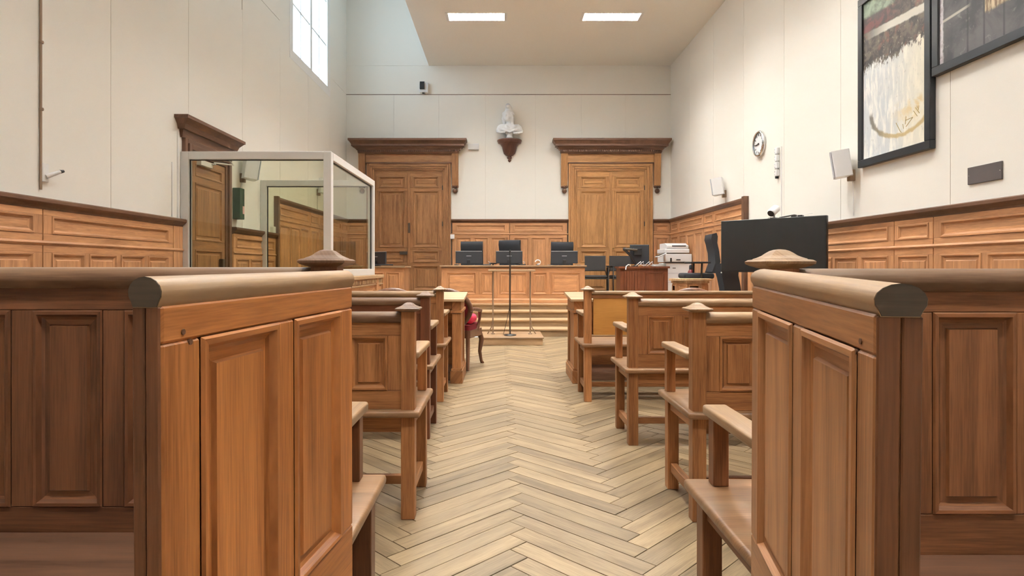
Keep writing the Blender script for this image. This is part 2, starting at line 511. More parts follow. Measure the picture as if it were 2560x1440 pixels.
wr = MB().box(XR, XR+.2, YF, YB+.1, 0, ZH+.2).build('wall_right', M['wall']); struct(wr, 'cream boarded wall carrying the paintings')
wrb = struct_root('trim_10', (XR, YB, 0), R(-90), label='cream wall boards with fine vertical joints on the painting wall')
rs = [YB, 12.40, 11.02, 9.64, 8.26, 6.88, 5.20, 3.7, 2.2, .7, -.8, -3.0]
for a, b in zip(rs, rs[1:]):
    board(wrb, YB-a, YB-b, .1, ZC)
wf = MB().box(XL-.2, XR+.2, YF-.2, YF, 0, ZH+.2).build('wall_rear', M['wall']); struct(wf, 'cream wall behind the public seats')

# ---- ceilings
LAMPS = [(x, y) for y in (11.12, 8.9, 6.7, 3.6, 0.0) for x in (-.45, 1.97)]  # dais row is visible; nearer rows are unseen, added to tune brightness
LW, LD = 1.10, .36
mb = MB()
ycut = sorted(set(y for _, y in LAMPS))
edges = [YF] + [v for y in ycut for v in (y-LD/2, y+LD/2)] + [YB+.05]
for i in range(len(edges)-1):
    if i % 2 == 0: mb.box(XS, XR+.1, edges[i], edges[i+1], ZC, ZC+.25)
    else:
        xc = [XS, -.45-LW/2, -.45+LW/2, 1.97-LW/2, 1.97+LW/2, XR+.1]
        for k in (0, 2, 4): mb.box(xc[k], xc[k+1], edges[i], edges[i+1], ZC, ZC+.25)
ce = mb.build('ceiling', M['ceiling']); struct(ce, 'lowered ceiling with recessed louvre lights')
ce2 = MB().box(XL-.2, XR+.2, YF-.2, YB+.2, ZH, ZH+.15).build('ceiling_high', M['ceiling']); struct(ce2, 'high ceiling over the window strip')
MB().box(XS, XS+.03, YF, YB, ZC+.25, ZH).build('upstand', M['wall'], ce)

# ---- ceiling lights
def make_light():
    t = thing('ceiling_light', '', 'ceiling light', (0,0,0), 0, 'recessed louvre lights in the lowered ceiling')
    hx, hy = LW/2, LD/2
    mb = MB()
    mb.box(-hx, hx, -hy, -hy+.02, -.004, .13); mb.box(-hx, hx, hy-.02, hy, -.004, .13)
    mb.box(-hx, -hx+.05, -hy, hy, -.004, .13); mb.box(hx-.05, hx, -hy, hy, -.004, .13)
    mb.build('frame', M['alu'], t)
    MB().box(-hx+.05, hx-.05, -hy+.02, hy-.02, .075, .10).build('diffuser', M['lamp'], t)
    bl = MB().box(-.003, .003, -hy+.02, hy-.02, .004, .05).mesh('louvre_blade'); bl.materials.append(M['white_paint'])
    for k in range(13):
        link('louvre_blade', bl, None, t, None, (-hx+.05+(LW-.10)*(k+1)/14, 0, 0))
    for s in (-1, 1):
        MB().box(-hx+.05, hx-.05, s*.055-.003, s*.055+.003, .004, .05).build('reflector_strip', M['white_paint'], t)
    return t
names = ['louvre light over the dais nearer the window side', 'louvre light over the dais nearer the painting wall']
proto = make_light()
for i, (x, y) in enumerate(LAMPS):
    o = proto if i == 0 else copy_tree(proto)
    o.location = (x, y, ZC)
    if i < 2: o['label'] = 'bright recessed ' + names[i]
    else: o['label'] = 'added unseen recessed louvre light above the ' + ('front desks', 'pews', 'bar partition', 'entrance')[i//2-1] + (' nearer the window side' if i % 2 == 0 else ' nearer the painting wall')

# ---- windows in the left wall
def make_window(n, y0, y1):
    w = struct_root('window_%d' % n, (XL-.06, y0, WZ0), R(90), 'tall white casement window high in the wall')
    W, H = y1-y0, WZ1-WZ0
    mb = MB(); f = .075
    mb.box(0, W, -.06, .05, 0, f); mb.box(0, W, -.06, .05, H-f, H); mb.box(0, f, -.06, .05, f, H-f); mb.box(W-f, W, -.06, .05, f, H-f)
    mb.build('window_frame', M['white_paint'], w, .004)
    MB().box(W/2-.05, W/2+.05, -.05, .04, f, H-f).build('mullion', M['white_paint'], w, .004)
    c = MB(); k = .10
    c.box(-k, W+k, -.068, -.056, -k, 0); c.box(-k, 0, -.068, -.056, 0, H); c.box(W, W+k, -.068, -.056, 0, H)
    c.build('casing', M['white_paint'], w, .003)
    cols = [f, (f+W/2-.05)/2, W/2-.05, W/2+.05, (W/2+.05+W-f)/2, W-f]
    rowz = [f, .89, 1.76, H-f]
    for x in (cols[1], cols[4]): MB().box(x-.014, x+.014, -.03, .03, f, H-f).build('muntin', M['white_paint'], w)
    for z in rowz[1:-1]:
        for a, b in ((cols[0], cols[2]), (cols[3], cols[5])): MB().box(a, b, -.03, .03, z-.016, z+.016).build('muntin', M['white_paint'], w)
    for a, b in ((0,1),(1,2),(3,4),(4,5)):
        for z0, z1 in zip(rowz, rowz[1:]):
            MB().box(cols[a], cols[b], -.004, .004, z0, z1).build('pane', M['pane'], w)
    p = bpy.data.lights.new('daylight_portal', 'AREA'); p.shape = 'RECTANGLE'; p.size = H; p.size_y = W
    p.cycles.is_portal = True
    po = bpy.data.objects.new('daylight_portal', p); COL.objects.link(po)
    po.location = (XL-.20, (y0+y1)/2, (WZ0+WZ1)/2); po.rotation_euler = (0, R(-90), 0)
for i, (a, b) in enumerate(WINS): make_window(i+1, a, b)

# ---- wainscots
CORN = [(.030,0),(.038,.012),(.040,.022),(.062,.040),(.074,.052),(.078,.058),(.078,.082),(.070,.090)]
MIDM = [(.036,0),(.044,.008),(.050,.018),(.044,.028),(.036,.036)]
BASE = [(.050,0),(.050,.13),(.042,.145),(.036,.155)]
def wainscot(root, H, x0, x1, bays, mat, cm, zb=0.0, wide=None):
    L = x1-x0
    moulding(root, 'cornice', cm, L, H-.09, CORN, x0)
    moulding(root, 'mid_moulding', mat, L, H-.351, MIDM, x0)
    moulding(root, 'base_moulding', mat, L, zb, BASE, x0)
    for a, b, n in bays:
        a += .005; b -= .005; W = b-a
        i = .05 if W < .7 else .085
        rows = [(H-.265, H-.125, [(a+i, b-i)])]
        framed(root, mat, W, H-.316, H-.08, rows, .03, a, -.035, P_WAIN)
        pw = (W-2*i-(n-1)*.055)/n
        rows = [(zb+.24, H-.405, [(a+i+k*(pw+.055), a+i+k*(pw+.055)+pw) for k in range(n)])]
        framed(root, mat, W, zb+.14, H-.350, rows, .03, a, -.035, P_WAIN)
    MB().box(x0, x1, -.012, -.001, zb, H-.02).build('backing', M['joint'], root)
w1 = struct_root('trim_1', (XL, 0, 0), R(90), 'oak wainscot along the window wall before the dock')
wainscot(w1, 1.615, -1.2, 6.66, [(-1.2,.95,4),(.95,2.79,4),(2.79,4.63,4),(4.63,6.47,4)], M['oak_wall'], M['oak_brown'])
MB().box(6.475, 6.66, -.036, 0, .12, 1.54).build('end_stile', M['oak_wall'], w1, .002)
w2 = struct_root('trim_2', (XL, 0, 0), R(90), 'oak wainscot on the window wall inside the glass dock')
wainscot(w2, 1.615, 7.92, 9.42, [(7.92,9.42,3)], M['oak_wall'], M['oak_brown'])
w3 = struct_root('trim_3', (XL, 0, 0), R(90), 'tall oak wainscot on the window wall beside the dais')
wainscot(w3, 2.165, 9.43, YB-.01, [(9.5,11.1,3),(11.1,11.64,1),(11.64,13.28,3),(13.28,13.78,1)], M['oak_wall'], M['oak_brown'], .02)
MB().box(9.40, 9.47, -.075, 0, 0, 2.18).build('end_board', M['oak_brown'], w3, .004)
w4 = struct_root('trim_4', (XR, 9.44, 0), R(-90), 'oak wainscot along the painting wall')
wainscot(w4, 1.617, .02, 10.6, [(9.44-y0, 9.44-y1, n) for y0, y1, n in ((9.42,8.10,3),(8.10,7.55,1),(7.55,5.90,3),(5.90,5.365,1),(5.365,3.73,3),(3.73,3.19,1),(3.19,1.55,3),(1.55,-1.1,4))], M['oak_wall'], M['oak_brown'])
w5 = struct_root('trim_5', (XR, YB, 0), R(-90), 'tall oak wainscot on the painting wall beside the dais')
wainscot(w5, 2.165, .01, YB-9.46, [(YB-y0, YB-y1, n) for y0, y1, n in ((13.72,13.10,1),(13.10,11.46,3),(11.46,10.92,1),(10.92,9.54,2))], M['oak_wall'], M['oak_brown'], .02)
MB().box(YB-9.53, YB-9.44, -.085, 0, 0, 2.185).build('end_board', M['oak_brown'], w5, .004)
w6 = struct_root('trim_6', (0, YB, 0), 0, 'oak wainscot behind the judges between the two double doors')
wainscot(w6, 2.165, -1.12, 1.48, [(-1.10,.18,3),(.18,1.46,3)], M['oak_wall'], M['oak_brown'], DAIS)
w7 = struct_root('trim_7', (0, YB, 0), 0, 'narrow oak wainscot in the corner beside the copier')
wainscot(w7, 2.165, 3.37, XR-.01, [(3.37,XR-.01,1)], M['oak_wall'], M['oak_brown'], DAIS)
w8 = struct_root('trim_11', (0, YB, 0), 0, 'narrow oak wainscot in the corner behind the glass dock')
wainscot(w8, 2.165, XL+.01, -2.99, [(XL+.01,-2.99,1)], M['oak_wall'], M['oak_brown'], DAIS)

# ---- double doors behind the bench
def layer(mb, hx, z0, z1, p0, p1, y0=0.0, g=0):
    """slab hanging on the wall plane, growing from projection p0 to p1; half width hx plus projection"""
    vs = [(-hx-p0,y0,z0),(hx+p0,y0,z0),(hx+p0,-p0,z0),(-hx-p0,-p0,z0),(-hx-p1,y0,z1),(hx+p1,y0,z1),(hx+p1,-p1,z1),(-hx-p1,-p1,z1)]
    mb.add(vs, [(0,1,2,3),(7,6,5,4),(3,2,6,7),(2,1,5,6),(0,3,7,4),(1,0,4,5)], g)
def make_door(n, cx, mat, cm, label, lock):
    d = struct_root('door_%d' % n, (cx, YB, DAIS), 0, label)
    lw, cw = .735, .935
    steps = [(.0,.05,.060),(.05,.085,.085),(.085,.13,.070),(.13,.17,.050),(.17,.205,.030)]
    mb = MB()                                   # architrave, one stepped moulding on three sides
    for a, b, p in steps:
        o = cw-a; i = cw-b
        zt = 2.95
        for s in (-1, 1): mb.box(min(s*o,s*i), max(s*o,s*i), -p, 0, 0, zt-a, g=2)
        mb.box(-i, i, -p, 0, zt-b, zt-a, g=0)
    mb.build('architrave', mat, d, .006)
    for s in (-1, 1):
        leaf = bpy.data.objects.new('leaf', None); COL.objects.link(leaf); leaf.parent = d
        x0 = .004 if s > 0 else -lw
        rows = []
        for za, zb in ((.12,.68),(.745,1.01),(1.075,2.34),(2.40,2.655)):
            xa = .09; xb = .67
            rows.append((za, zb, [(xa, xb) if s > 0 else (-xb, -xa)]))
        framed(leaf, mat, lw-.004, .01, 2.745, rows, .04, x0, -.042, P_BIG, bevel=.003)
    MB().box(-.028, .028, -.062, -.03, .01, 2.745).build('meeting_stile', mat, d, .006)
    mb = MB(); mb.box(-.985, .985, -.05, 0, 2.95, 3.17); mb.build('frieze', mat, d, .003)
    mb = MB(); mb.box(-.985, .985, -.075, 0, 2.935, 2.965); mb.build('bead', cm, d, .006)
    mb = MB()
    layer(mb, 1.00, 3.15, 3.19, .10, .125); layer(mb, 1.00, 3.225, 3.27, .14, .165); layer(mb, 1.00, 3.27, 3.30, .19, .20)
    layer(mb, 1.00, 3.19, 3.225, .118, .118)
    layer(mb, 1.00, 3.30, 3.34, .235, .235); layer(mb, 1.00, 3.34, 3.41, .235, .285); layer(mb, 1.00, 3.41, 3.455, .295, .295)
    mb.build('cornice', cm, d)
    dm = MB()
    k = -1.10
    while k < 1.11:
        dm.box(k-.012, k+.012, -.150, -.10, 3.19, 3.225); k += .045
    dm.build('dentil_course', cm, d)['kind'] = 'stuff'
    for s in (-1, 1):                           # fluted consoles with scroll drops
        c = s*1.03
        mb = MB(); pr = [(0,3.15),(-.125,3.15),(-.115,3.0),(-.085,2.6),(-.06,2.42),(0,2.42)]
        mb.extrude_x(pr, c-.072, c+.072, g=2)
        co = mb.build('console', mat, d, .004)
        for q in (-.048,-.016,.016,.048):
            MB().extrude_x([(-.06,3.10),(-.132,3.10),(-.122,3.0),(-.094,2.62),(-.076,2.52),(-.05,2.52)], c+q-.008, c+q+.008, g=2).build('flute', mat, co)
        mb = MB()
        for q in (-.048,0,.048): mb.ball((c+q,-.07,2.42), .03,.04,.03, 10, 6)
        mb.ball((c,-.05,2.33), .055,.05,.055, 12, 8)
        mb.build('scroll_drop', cm, co)
    if lock:
        MB().box(-.20, -.03, -.072, -.04, .92, .99).build('lock_case', M['steel'], d, .003)
        MB().box(-.012, .03, -.078, -.05, 1.40, 1.62).build('bolt', M['steel'], d, .003)
    else:
        MB().ball((.05,-.075,1.05), .018,.025,.018, 10, 6).build('door_knob', M['brass'], d)
    for z in (.6, 1.6, 2.4):
        MB().lathe([(.010,z-.05),(.010,z+.05)], 8, M=T(.748 if not lock else .748, -.058, 0)).build('hinge', M['steel'], d)
    return d
make_door(1, -2.06, M['oak_door_brown'], M['oak_brown'], 'oak double door with lock and fluted consoles beside the dock', True)
make_door(2, 2.42, M['oak_door'], M['oak_brown'], 'pale oak double door with fluted consoles behind the judges', False)

# ---- single door in the left wall, behind the dock
d3 = struct_root('door_3', (XL, 7.27, 0), R(90), 'dark oak door with a cornice behind the glass dock')
mb = MB()
for a, b, p in ((0,.05,.05),(.05,.11,.07),(.11,.16,.045)):
    for s in (-1, 1):
        o_, i_ = s*(.575-a), s*(.575-b)
        mb.box(min(o_,i_), max(o_,i_), -p, 0, 0, 2.50-a, g=2)
    mb.box(-.575+b, .575-b, -p, 0, 2.50-b, 2.50-a, g=0)
mb.build('architrave', M['oak_brown'], d3, .004)
framed(d3, M['oak_door_brown'], .83, .01, 2.335, [(.12,.50,[(-.33,.33)]),(.58,1.30,[(-.33,.33)]),(1.40,2.05,[(-.33,.33)]),(2.12,2.26,[(-.33,.33)])], .04, -.415, -.03, P_WAIN)
mb = MB(); layer(mb, .58, 2.50, 2.58, .03, .05); layer(mb, .58, 2.58, 2.63, .08, .10); layer(mb, .58, 2.63, 2.68, .10, .145); layer(mb, .58, 2.68, 2.715, .155, .155)
mb.build('cornice', M['oak_brown'], d3)
MB().box(.26, .33, -.075, -.03, 1.08, 1.20).build('lock_case', M['steel'], d3, .004)
dc = tag(MB().box(-.30, -.02, -.085, -.03, 2.25, 2.31).box(-.06, -.03, -.13, -.08, 2.29, 2.305).build('door_closer', M['white_paint'], None, .004), 'white door closer above the dark door behind the dock', 'door closer')
MB().tube([(-.04,-.105,2.315),(.18,-.24,2.325),(.34,-.09,2.43)], .009, 6).build('closer_arm', M['alu'], dc)
dc.location = (XL, 7.27, 0); dc.rotation_euler = (0,0,R(90))

# ================================================================== benches of the public
def finial_mesh():
    rs = [(.030,.030,-.010),(.046,.046,-.004),(.052,.052,.000),(.053,.053,.005),(.048,.048,.0085),(.041,.041,.0095),(.040,.040,.011),(.034,.034,.0135),(.027,.027,.0175),(.021,.021,.023),(.015,.015,.0275),(.009,.009,.030),(.002,.002,.031)]
    return MB().rings(rs).mesh('finial')
FIN = finial_mesh(); FIN.materials.append(M['oak_worn'])
FIND = finial_mesh(); FIND.materials.append(M['oak_rail'])
def make_pew(label, x, y, sgn, L, H=.905, pz=(.56,.80), npan=None, mat=None, rail=None, fin=None, plain_back=False, seat_z=.478, rear_seat=False, name='pew', az=.724, ax=-.012, depth=.50):
    mat = mat or M['oak_pew']; rail = rail or M['oak_worn']; fin = fin or FIN
    mi = sgn < 0
    t = thing(name, label, 'bench', (x, y, 0), 0, 'oak pews of the courtroom')
    B = (.003, 2)
    def part(nm, mb, m=None, bevel=B, parent=t): return mb.build(nm, m or mat, parent, bevel, mi)
    for x0 in (0, L-.06):
        p = part('end_post', MB().box(x0, x0+.06, 0, .06, 0, H+.002))
        link('finial', fin, None, p, None, ((x0+.03)*sgn, .03, H+.010))
    z0, z1 = seat_z, H-.030
    if plain_back:
        part('back_board', MB().box(.075, L-.06, .015, .035, .545, .845, g=0), M['plywood'])
        part('lower_rail', MB().box(.06, L-.06, .015, .04, .535, .547), M['oak_pale'])
        MB().box(.06, L-.06, .010, .05, .845, H-.028).build('upper_rail', mat, t, B, mi)
        part('top_rail', MB().box(.055, L-.055, -.002, .062, H-.028, H), rail, (.010, 3))
    else:
        W = L-.12
        n = npan or max(1, int(round(W/.214)))
        pitch = (W-.07)/n
        cols = [(.06+.06+k*pitch, .06+.06+k*pitch+pitch-.05) for k in range(n)]
        framed(t, mat, W, z0, z1, [(pz[0], pz[1], cols)], .032, .06, .014, P_RAISED, 'back_frame', mi)
        part('top_rail', MB().extrude_x([(yy+.03, zz+H-.048) for yy, zz in droll(.062, .048)], .060, L-.060, True), rail, None)
    part('seat', MB().box(-.026, L+.026, -.028, depth, seat_z-.030, seat_z), M['oak_seat'], (.011, 3))
    part('apron', MB().box(.06, L-.06, .012, .036, seat_z-.10, seat_z-.030))
    part('apron', MB().box(.012, .036, .06, depth-.10, seat_z-.085, seat_z-.030))
    for x0 in (0, L-.055): part('front_leg', MB().box(x0, x0+.055, depth-.10, depth-.045, 0, seat_z-.03))
    if L > 1.6:
        part('middle_leg', MB().box(L/2-.028, L/2+.028, depth-.10, depth-.045, 0, seat_z-.03))
        part('middle_leg', MB().box(L/2-.028, L/2+.028, .005, .06, 0, seat_z-.03))
    for x0 in (.014, L-.046): part('side_stretcher', MB().box(x0, x0+.032, .06, depth-.10, .085, .130))
    part('stretcher', MB().box(.046, L-.046, .20, .235, .085, .125))
    part('armrest', MB().box(ax, ax+.072, .055, depth-.015, az-.03, az), M['oak_worn'], (.009, 3))
    part('arm_support', MB().box(ax+.014, ax+.058, depth-.075, depth-.03, seat_z, az-.03))
    part('armrest', MB().box(L-.072-ax, L-ax, .055, depth-.015, az-.03, az), M['oak_worn'], (.009, 3))
    part('arm_support', MB().box(L-.058-ax, L-.014-ax, depth-.075, depth-.03, seat_z, az-.03))
    if rear_seat:
        part('rear_seat', MB().box(.03, L, -.42, .012, seat_z-.012, seat_z+.022), M['oak_brown'], (.012, 3))
        part('rear_apron', MB().box(.03, L, -.36, -.33, seat_z-.10, seat_z-.012))
        for x0 in (.05, L/2, L-.1): part('rear_leg', MB().box(x0, x0+.05, -.37, -.32, 0, seat_z-.012))
    return t
PL_ = 2.35
make_pew('oak pew with dark worn rail, third from the front on the window side', -.379, 2.70, -1, PL_, rail=M['oak_rail'], fin=FIND)
make_pew('dark stained oak pew, second from the front on the window side', -.460, 3.96, -1, PL_, mat=M['redwood'], rail=M['oak_rail'], fin=FIND)
make_pew('oak pew directly behind the front desk on the window side', -.476, 5.06, -1, PL_)
make_pew('oak pew with worn pale finial, third from the front on the painting side', .823, 2.67, 1, PL_)
make_pew('oak pew with panelled back, second from the front on the painting side', .783, 3.82, 1, PL_)
make_pew('oak pew with a plain orange replacement board behind the painting side desk', .676, 5.06, 1, PL_, plain_back=True)
make_pew('tall oak bar partition with pews back to back, window side of the aisle', -.372, 1.40, -1, 2.7, H=1.100, pz=(.553,1.002), mat=M['oak_dark'], rail=M['oak_rail'], fin=FIND, rear_seat=True, name='bar_partition', npan=12, az=.70, ax=.025, depth=.47)
make_pew('tall oak bar partition with pews back to back, painting side of the aisle', .561, 1.29, 1, 2.9, H=1.097, pz=(.58,1.005), mat=M['oak_mid'], rail=M['oak_rail'], rear_seat=True, name='bar_partition', npan=12, az=.70, ax=.025, depth=.54)

# ---- tall end panels beside the aisle
def end_panel(label, origin, ang, L, t, cols, zrail, pmat, near_at, tilt):
    r = thing('end_panel', label, 'panel', (origin[0], origin[1], 0), R(ang), 'tall oak end panels beside the aisle')
    zt = zrail-.031
    framed(r, pmat, L, 0.016, zt, [(.12, .44, cols), (.59, zt-.042, cols)], t, 0, 0, P_RAISED, 'frame', bevel=(.003))
    MB().extrude_x([(yy+t*.5, zz+zt-.002) for yy, zz in droll(t+.006, .034)], -.004, L+.004, True).build('top_rail', M['oak_worn'], r)
    e = 0 if near_at else L
    s = -1 if near_at else 1
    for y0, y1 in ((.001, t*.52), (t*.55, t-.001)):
        MB().box(e, e+s*.004, y0, y1, 0.018, zt-.001, g=2).build('shaded_end_strip', M['oak_dark'], r, .0015)  # two-part end is real; dark oak paints in the shade of this face
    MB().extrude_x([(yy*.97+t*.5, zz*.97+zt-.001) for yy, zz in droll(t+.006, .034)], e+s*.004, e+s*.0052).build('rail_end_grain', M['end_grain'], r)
    for q, dz in ((.035,.062),(.048,.075)):
        xx = q if near_at else L-q
        MB().lathe([(.0035,-.0025),(.0035,.0012)], 8, M=T(xx, 0, zt-dz+.03) @ RX(90)).build('peg', M['oak_brown'], r)
    r.rotation_euler[1] = R(tilt)
    k = -1.06*math.sin(R(tilt))
    r.location.x += k*math.cos(R(ang)); r.location.y += k*math.sin(R(ang))
    return r
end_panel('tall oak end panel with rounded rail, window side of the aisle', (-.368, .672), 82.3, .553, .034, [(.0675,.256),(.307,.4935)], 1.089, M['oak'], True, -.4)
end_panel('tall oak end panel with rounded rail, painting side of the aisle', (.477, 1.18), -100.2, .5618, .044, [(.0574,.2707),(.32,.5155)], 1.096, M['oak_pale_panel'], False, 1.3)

# ---- front desks facing the bench
def front_desk(label, x, sgn):
    L = 2.45; mi = sgn < 0
    t = thing('front_desk', label, 'desk', (x, 5.87, 0), 0, 'front desks of the lawyers')
    def part(nm, mb, m=None, bevel=(.003,2)): return mb.build(nm, m or M['oak_pew'], t, bevel, mi)
    part('desk_top', MB().extrude_x([(-.03,.775),(-.03,.798),(.62,.842),(.62,.815)], -.03, L+.03), M['oak_pale'])
    for x0 in (0, L-.13):
        part('pilaster', MB().box(x0, x0+.085, 0, .09, .14, .66, g=2))
        part('pilaster', MB().box(x0, x0+.085, .48, .57, .14, .66, g=2))
        part('end_board', MB().box(x0+.012, x0+.07, .09, .48, .14, .68, g=2))
        part('capital', MB().box(x0-.012, x0+.10, -.012, .582, .665, .69))
        part('upper_block', MB().box(x0, x0+.085, 0, .57, .69, .782))
        part('plinth', MB().box(x0-.016, x0+.10, -.016, .586, 0, .12))
        part('plinth_moulding', MB().box(x0-.008, x0+.093, -.008, .578, .12, .142))
    part('modesty_panel', MB().box(.08, L-.1, .50, .54, .05, .785, g=0))
    part('foot_board', MB().box(.08, L-.1, .16, .50, .06, .10, g=0), M['oak_brown'])
    part('foot_riser', MB().box(.08, L-.1, .15, .17, 0, .085, g=0), M['oak_brown'])
    part('drawer_rail', MB().box(.08, L-.1, .02, .05, .70, .775, g=0))
    return t
front_desk('oak front desk with pilasters beside the red velvet armchair', -.385, -1)
front_desk('oak front desk with pilasters on the painting side of the aisle', .685, 1)

# ================================================================== judges' bench and things on it
BX0, BX1, BY = -1.07, 1.48, 11.02
jb = thing('judges_bench', 'long panelled oak bench of the judges on the dais', 'bench', (BX0, BY, DAIS))
W = BX1-BX0; TOPZ = 1.135-DAIS
cols = [(a-BX0, b-BX0) for a, b in ((-.985,-.45),(-.365,-.145),(-.04,.445),(.55,.81),(.875,1.40))]
framed(jb, M['oak_wall'], W, .06, TOPZ-.03, [(.155, .55, cols)], .04, 0, 0, P_WAIN)
moulding(jb, 'plinth', M['oak_wall'], W, 0, [(.045,0),(.045,.06),(.03,.075),(.02,.085)], 0)
moulding(jb, 'bead', M['oak_brown'], W, TOPZ-.05, [(.004,0),(.014,.008),(.020,.02)], 0)
MB().box(-.03, W+.03, -.035, .80, TOPZ-.03, TOPZ).build('bench_top', M['oak_worn'], jb, (.006,2))
for x0 in (0, W-.04): MB().box(x0, x0+.04, .04, .78, 0, TOPZ-.03, g=2).build('side_board', M['oak_door'], jb, .003)
for xx in (-.10, .50):
    MB().box(xx-BX0-.028, xx-BX0+.028, -.022, 0, .09, TOPZ-.06).build('pilaster_strip', M['oak_wall'], jb, .003)

MONITORS = 'flat monitors standing on the judges bench'
def make_monitor():
    t = thing('monitor', '', 'monitor', (0,0,0), 0, MONITORS)
    MB().box(-.245, .245, 0, .035, .035, .262).build('housing', M['monitor_back'], t, (.006,2))
    MB().box(-.238, .238, .033, .040, .045, .255).build('screen', M['screen'], t)
    MB().box(-.243, .243, -.002, .034, .258, .265).build('top_edge', M['grey_plastic'], t)
    MB().box(-.045, .045, -.003, 0, .168, .176).build('maker_mark', M['grey_plastic'], t)
    MB().box(-.03, .03, -.03, .01, .008, .10).build('neck', M['black'], t, .004)
    MB().extrude_z([(.11*math.cos(a*math.pi/8), .075*math.sin(a*math.pi/8)) for a in range(16)], 0, .010).build('foot', M['black'], t)
    return t
mon = make_monitor()
for i, (px, a, lb) in enumerate(((1172, 3, 'black monitor on the bench end nearer the glass dock'), (1273, 0, 'black monitor in the middle of the bench below the bust'), (1411, -4, 'black monitor on the bench end nearer the copier'))):
    o = mon if i == 0 else copy_tree(mon)
    o.location = ((px-VX)/F*11.45, 11.45, 1.1355); o.rotation_euler = (0,0,R(a)); o['label'] = lb
gl = thing('gooseneck_lamp', 'small white curled gooseneck lamp on the judges bench', 'lamp', ((1343-VX)/F*11.3, 11.3, 1.135))
MB().lathe([(.03,0),(.03,.012),(.012,.016)], 12).build('base', M['black'], gl)
MB().tube([(0,0,.012),(.02,0,.02)]+[(.012+.048*math.cos(R(a)), 0, .055+.042*math.sin(R(a))) for a in range(-50, 200, 25)], .009, 8).build('neck', M['white_plastic'], gl)
for px, lb in ((1221, 'small black microphone on the bench beside the first monitor'), (1308, 'small black microphone on the bench beside the middle monitor')):
    mc = thing('bench_microphone', lb, 'microphone', ((px-VX)/F*11.3, 11.3, 1.135))
    MB().box(-.05, .05, -.04, .04, 0, .02).build('base', M['black'], mc, .005)
    MB().tube([(.02,0,.015),(.03,-.02,.05),(.0,-.06,.07)], .005, 6).build('stem', M['grey_plastic'], mc)

# ---- swivel chairs
def make_swivel(label, x, y, z, ang, high=True, group='black swivel chairs', seat=.47, wide=.44):
    t = thing('swivel_chair', label, 'chair', (x, y, z), R(ang), group)
    h = wide/2
    b0 = seat+.07
    prof = [(-.20,b0-.02),(-.255,b0+.14),(-.245,b0+.30),(-.215,b0+.44),(-.19,b0+.52),(-.205,b0+.60),(-.275,b0+.62),(-.292,b0+.56),(-.285,b0+.46),(-.315,b0+.32),(-.335,b0+.16),(-.29,b0-.03)]
    MB().extrude_x(prof, -h, h).build('backrest', M['fabric'], t, (.022, 3))
    MB().box(-h-.02, h+.02, -.24, .24, seat-.045, seat+.045).build('seat', M['fabric'], t, (.035, 4))
    for s in (-1, 1):
        MB().box(s*(h+.055)-.035, s*(h+.055)+.035, -.16, .12, seat+.20, seat+.228).build('armrest', M['black'], t, (.010,2))
        MB().tube([(s*(h-.02),-.02,seat-.05),(s*(h+.05),-.02,seat-.04),(s*(h+.055),-.03,seat+.20)], .016, 8).build('arm_bracket', M['black'], t)
    MB().lathe([(.028,.10),(.028,.28),(.018,.29),(.018,seat-.04)], 12).build('column', M['steel'], t)
    for k in range(5):
        a = R(72*k+18)
        MB().tube([(0,0,.115),(.15*math.cos(a),.15*math.sin(a),.10),(.30*math.cos(a),.30*math.sin(a),.075)], [.026,.020,.014], 8).build('base_arm', M['black'], t)
        MB().lathe([(.028,-.012),(.028,.012)], 12, M=T(.30*math.cos(a), .30*math.sin(a), .030) @ RZ(72*k+18) @ RX(90)).build('caster', M['black'], t)
    return t
G = 'black swivel chairs behind the judges bench'
make_swivel('black swivel chair behind the monitor nearer the dock', (1177-VX)/F*12.1, 12.1, DAIS, 178, group=G, seat=.47)
make_swivel('black swivel chair turned slightly aside behind the middle monitor', (1264-VX)/F*12.2, 12.2, DAIS, 160, group=G, seat=.50)
make_swivel('black swivel chair behind the monitor nearer the copier', (1410-VX)/F*12.1, 12.1, DAIS, 183, group=G, seat=.46)
make_swivel('black high back swivel chair seen from the side before the copier', 3.18, 10.15, DAIS, 86, seat=.50)
make_swivel('black swivel chair partly under the big screen', 2.72, 8.10, 0, 42, seat=.46, wide=.42)

# ---- grey armchairs beside the bench
def make_visitor(label, x, y, ang):
    t = thing('visitor_chair', label, 'chair', (x, y, DAIS), R(ang), 'dark grey armchairs before the pale double door')
    MB().box(-.23, .23, -.22, .24, .41, .47).build('seat', M['grey_fabric'], t, (.025,3))
    MB().extrude_x([(.19,.56),(.215,.72),(.20,.88),(.235,.885),(.255,.72),(.235,.555)], -.22, .22).build('backrest', M['grey_fabric'], t, (.015,3))
    for s in (-1, 1):
        MB().tube([(s*.25,-.22,0),(s*.25,-.22,.62),(s*.25,-.19,.645),(s*.25,.16,.645),(s*.25,.24,.62),(s*.25,.27,0)], .012, 8).build('side_frame', M['black'], t)
        MB().box(s*.25-.022, s*.25+.022, -.20, .14, .650, .672).build('armrest', M['black'], t, (.008,2))
        MB().tube([(s*.25,.245,.42),(s*.21,.235,.60)], .011, 6).build('back_bracket', M['black'], t)
    MB().tube([(-.25,.23,.40),(.25,.23,.40)], .011, 6).build('cross_bar', M['black'], t)
    MB().tube([(-.25,-.2,.40),(.25,-.2,.40)], .011, 6).build('cross_bar', M['black'], t)
    return t
make_visitor('dark grey armchair beside the end of the judges bench', (1489-VX)/F*13.0, 13.0, -6)
make_visitor('dark grey armchair half hidden behind the reddish clerk desk', (1557-VX)/F*13.0, 13.05, 4)

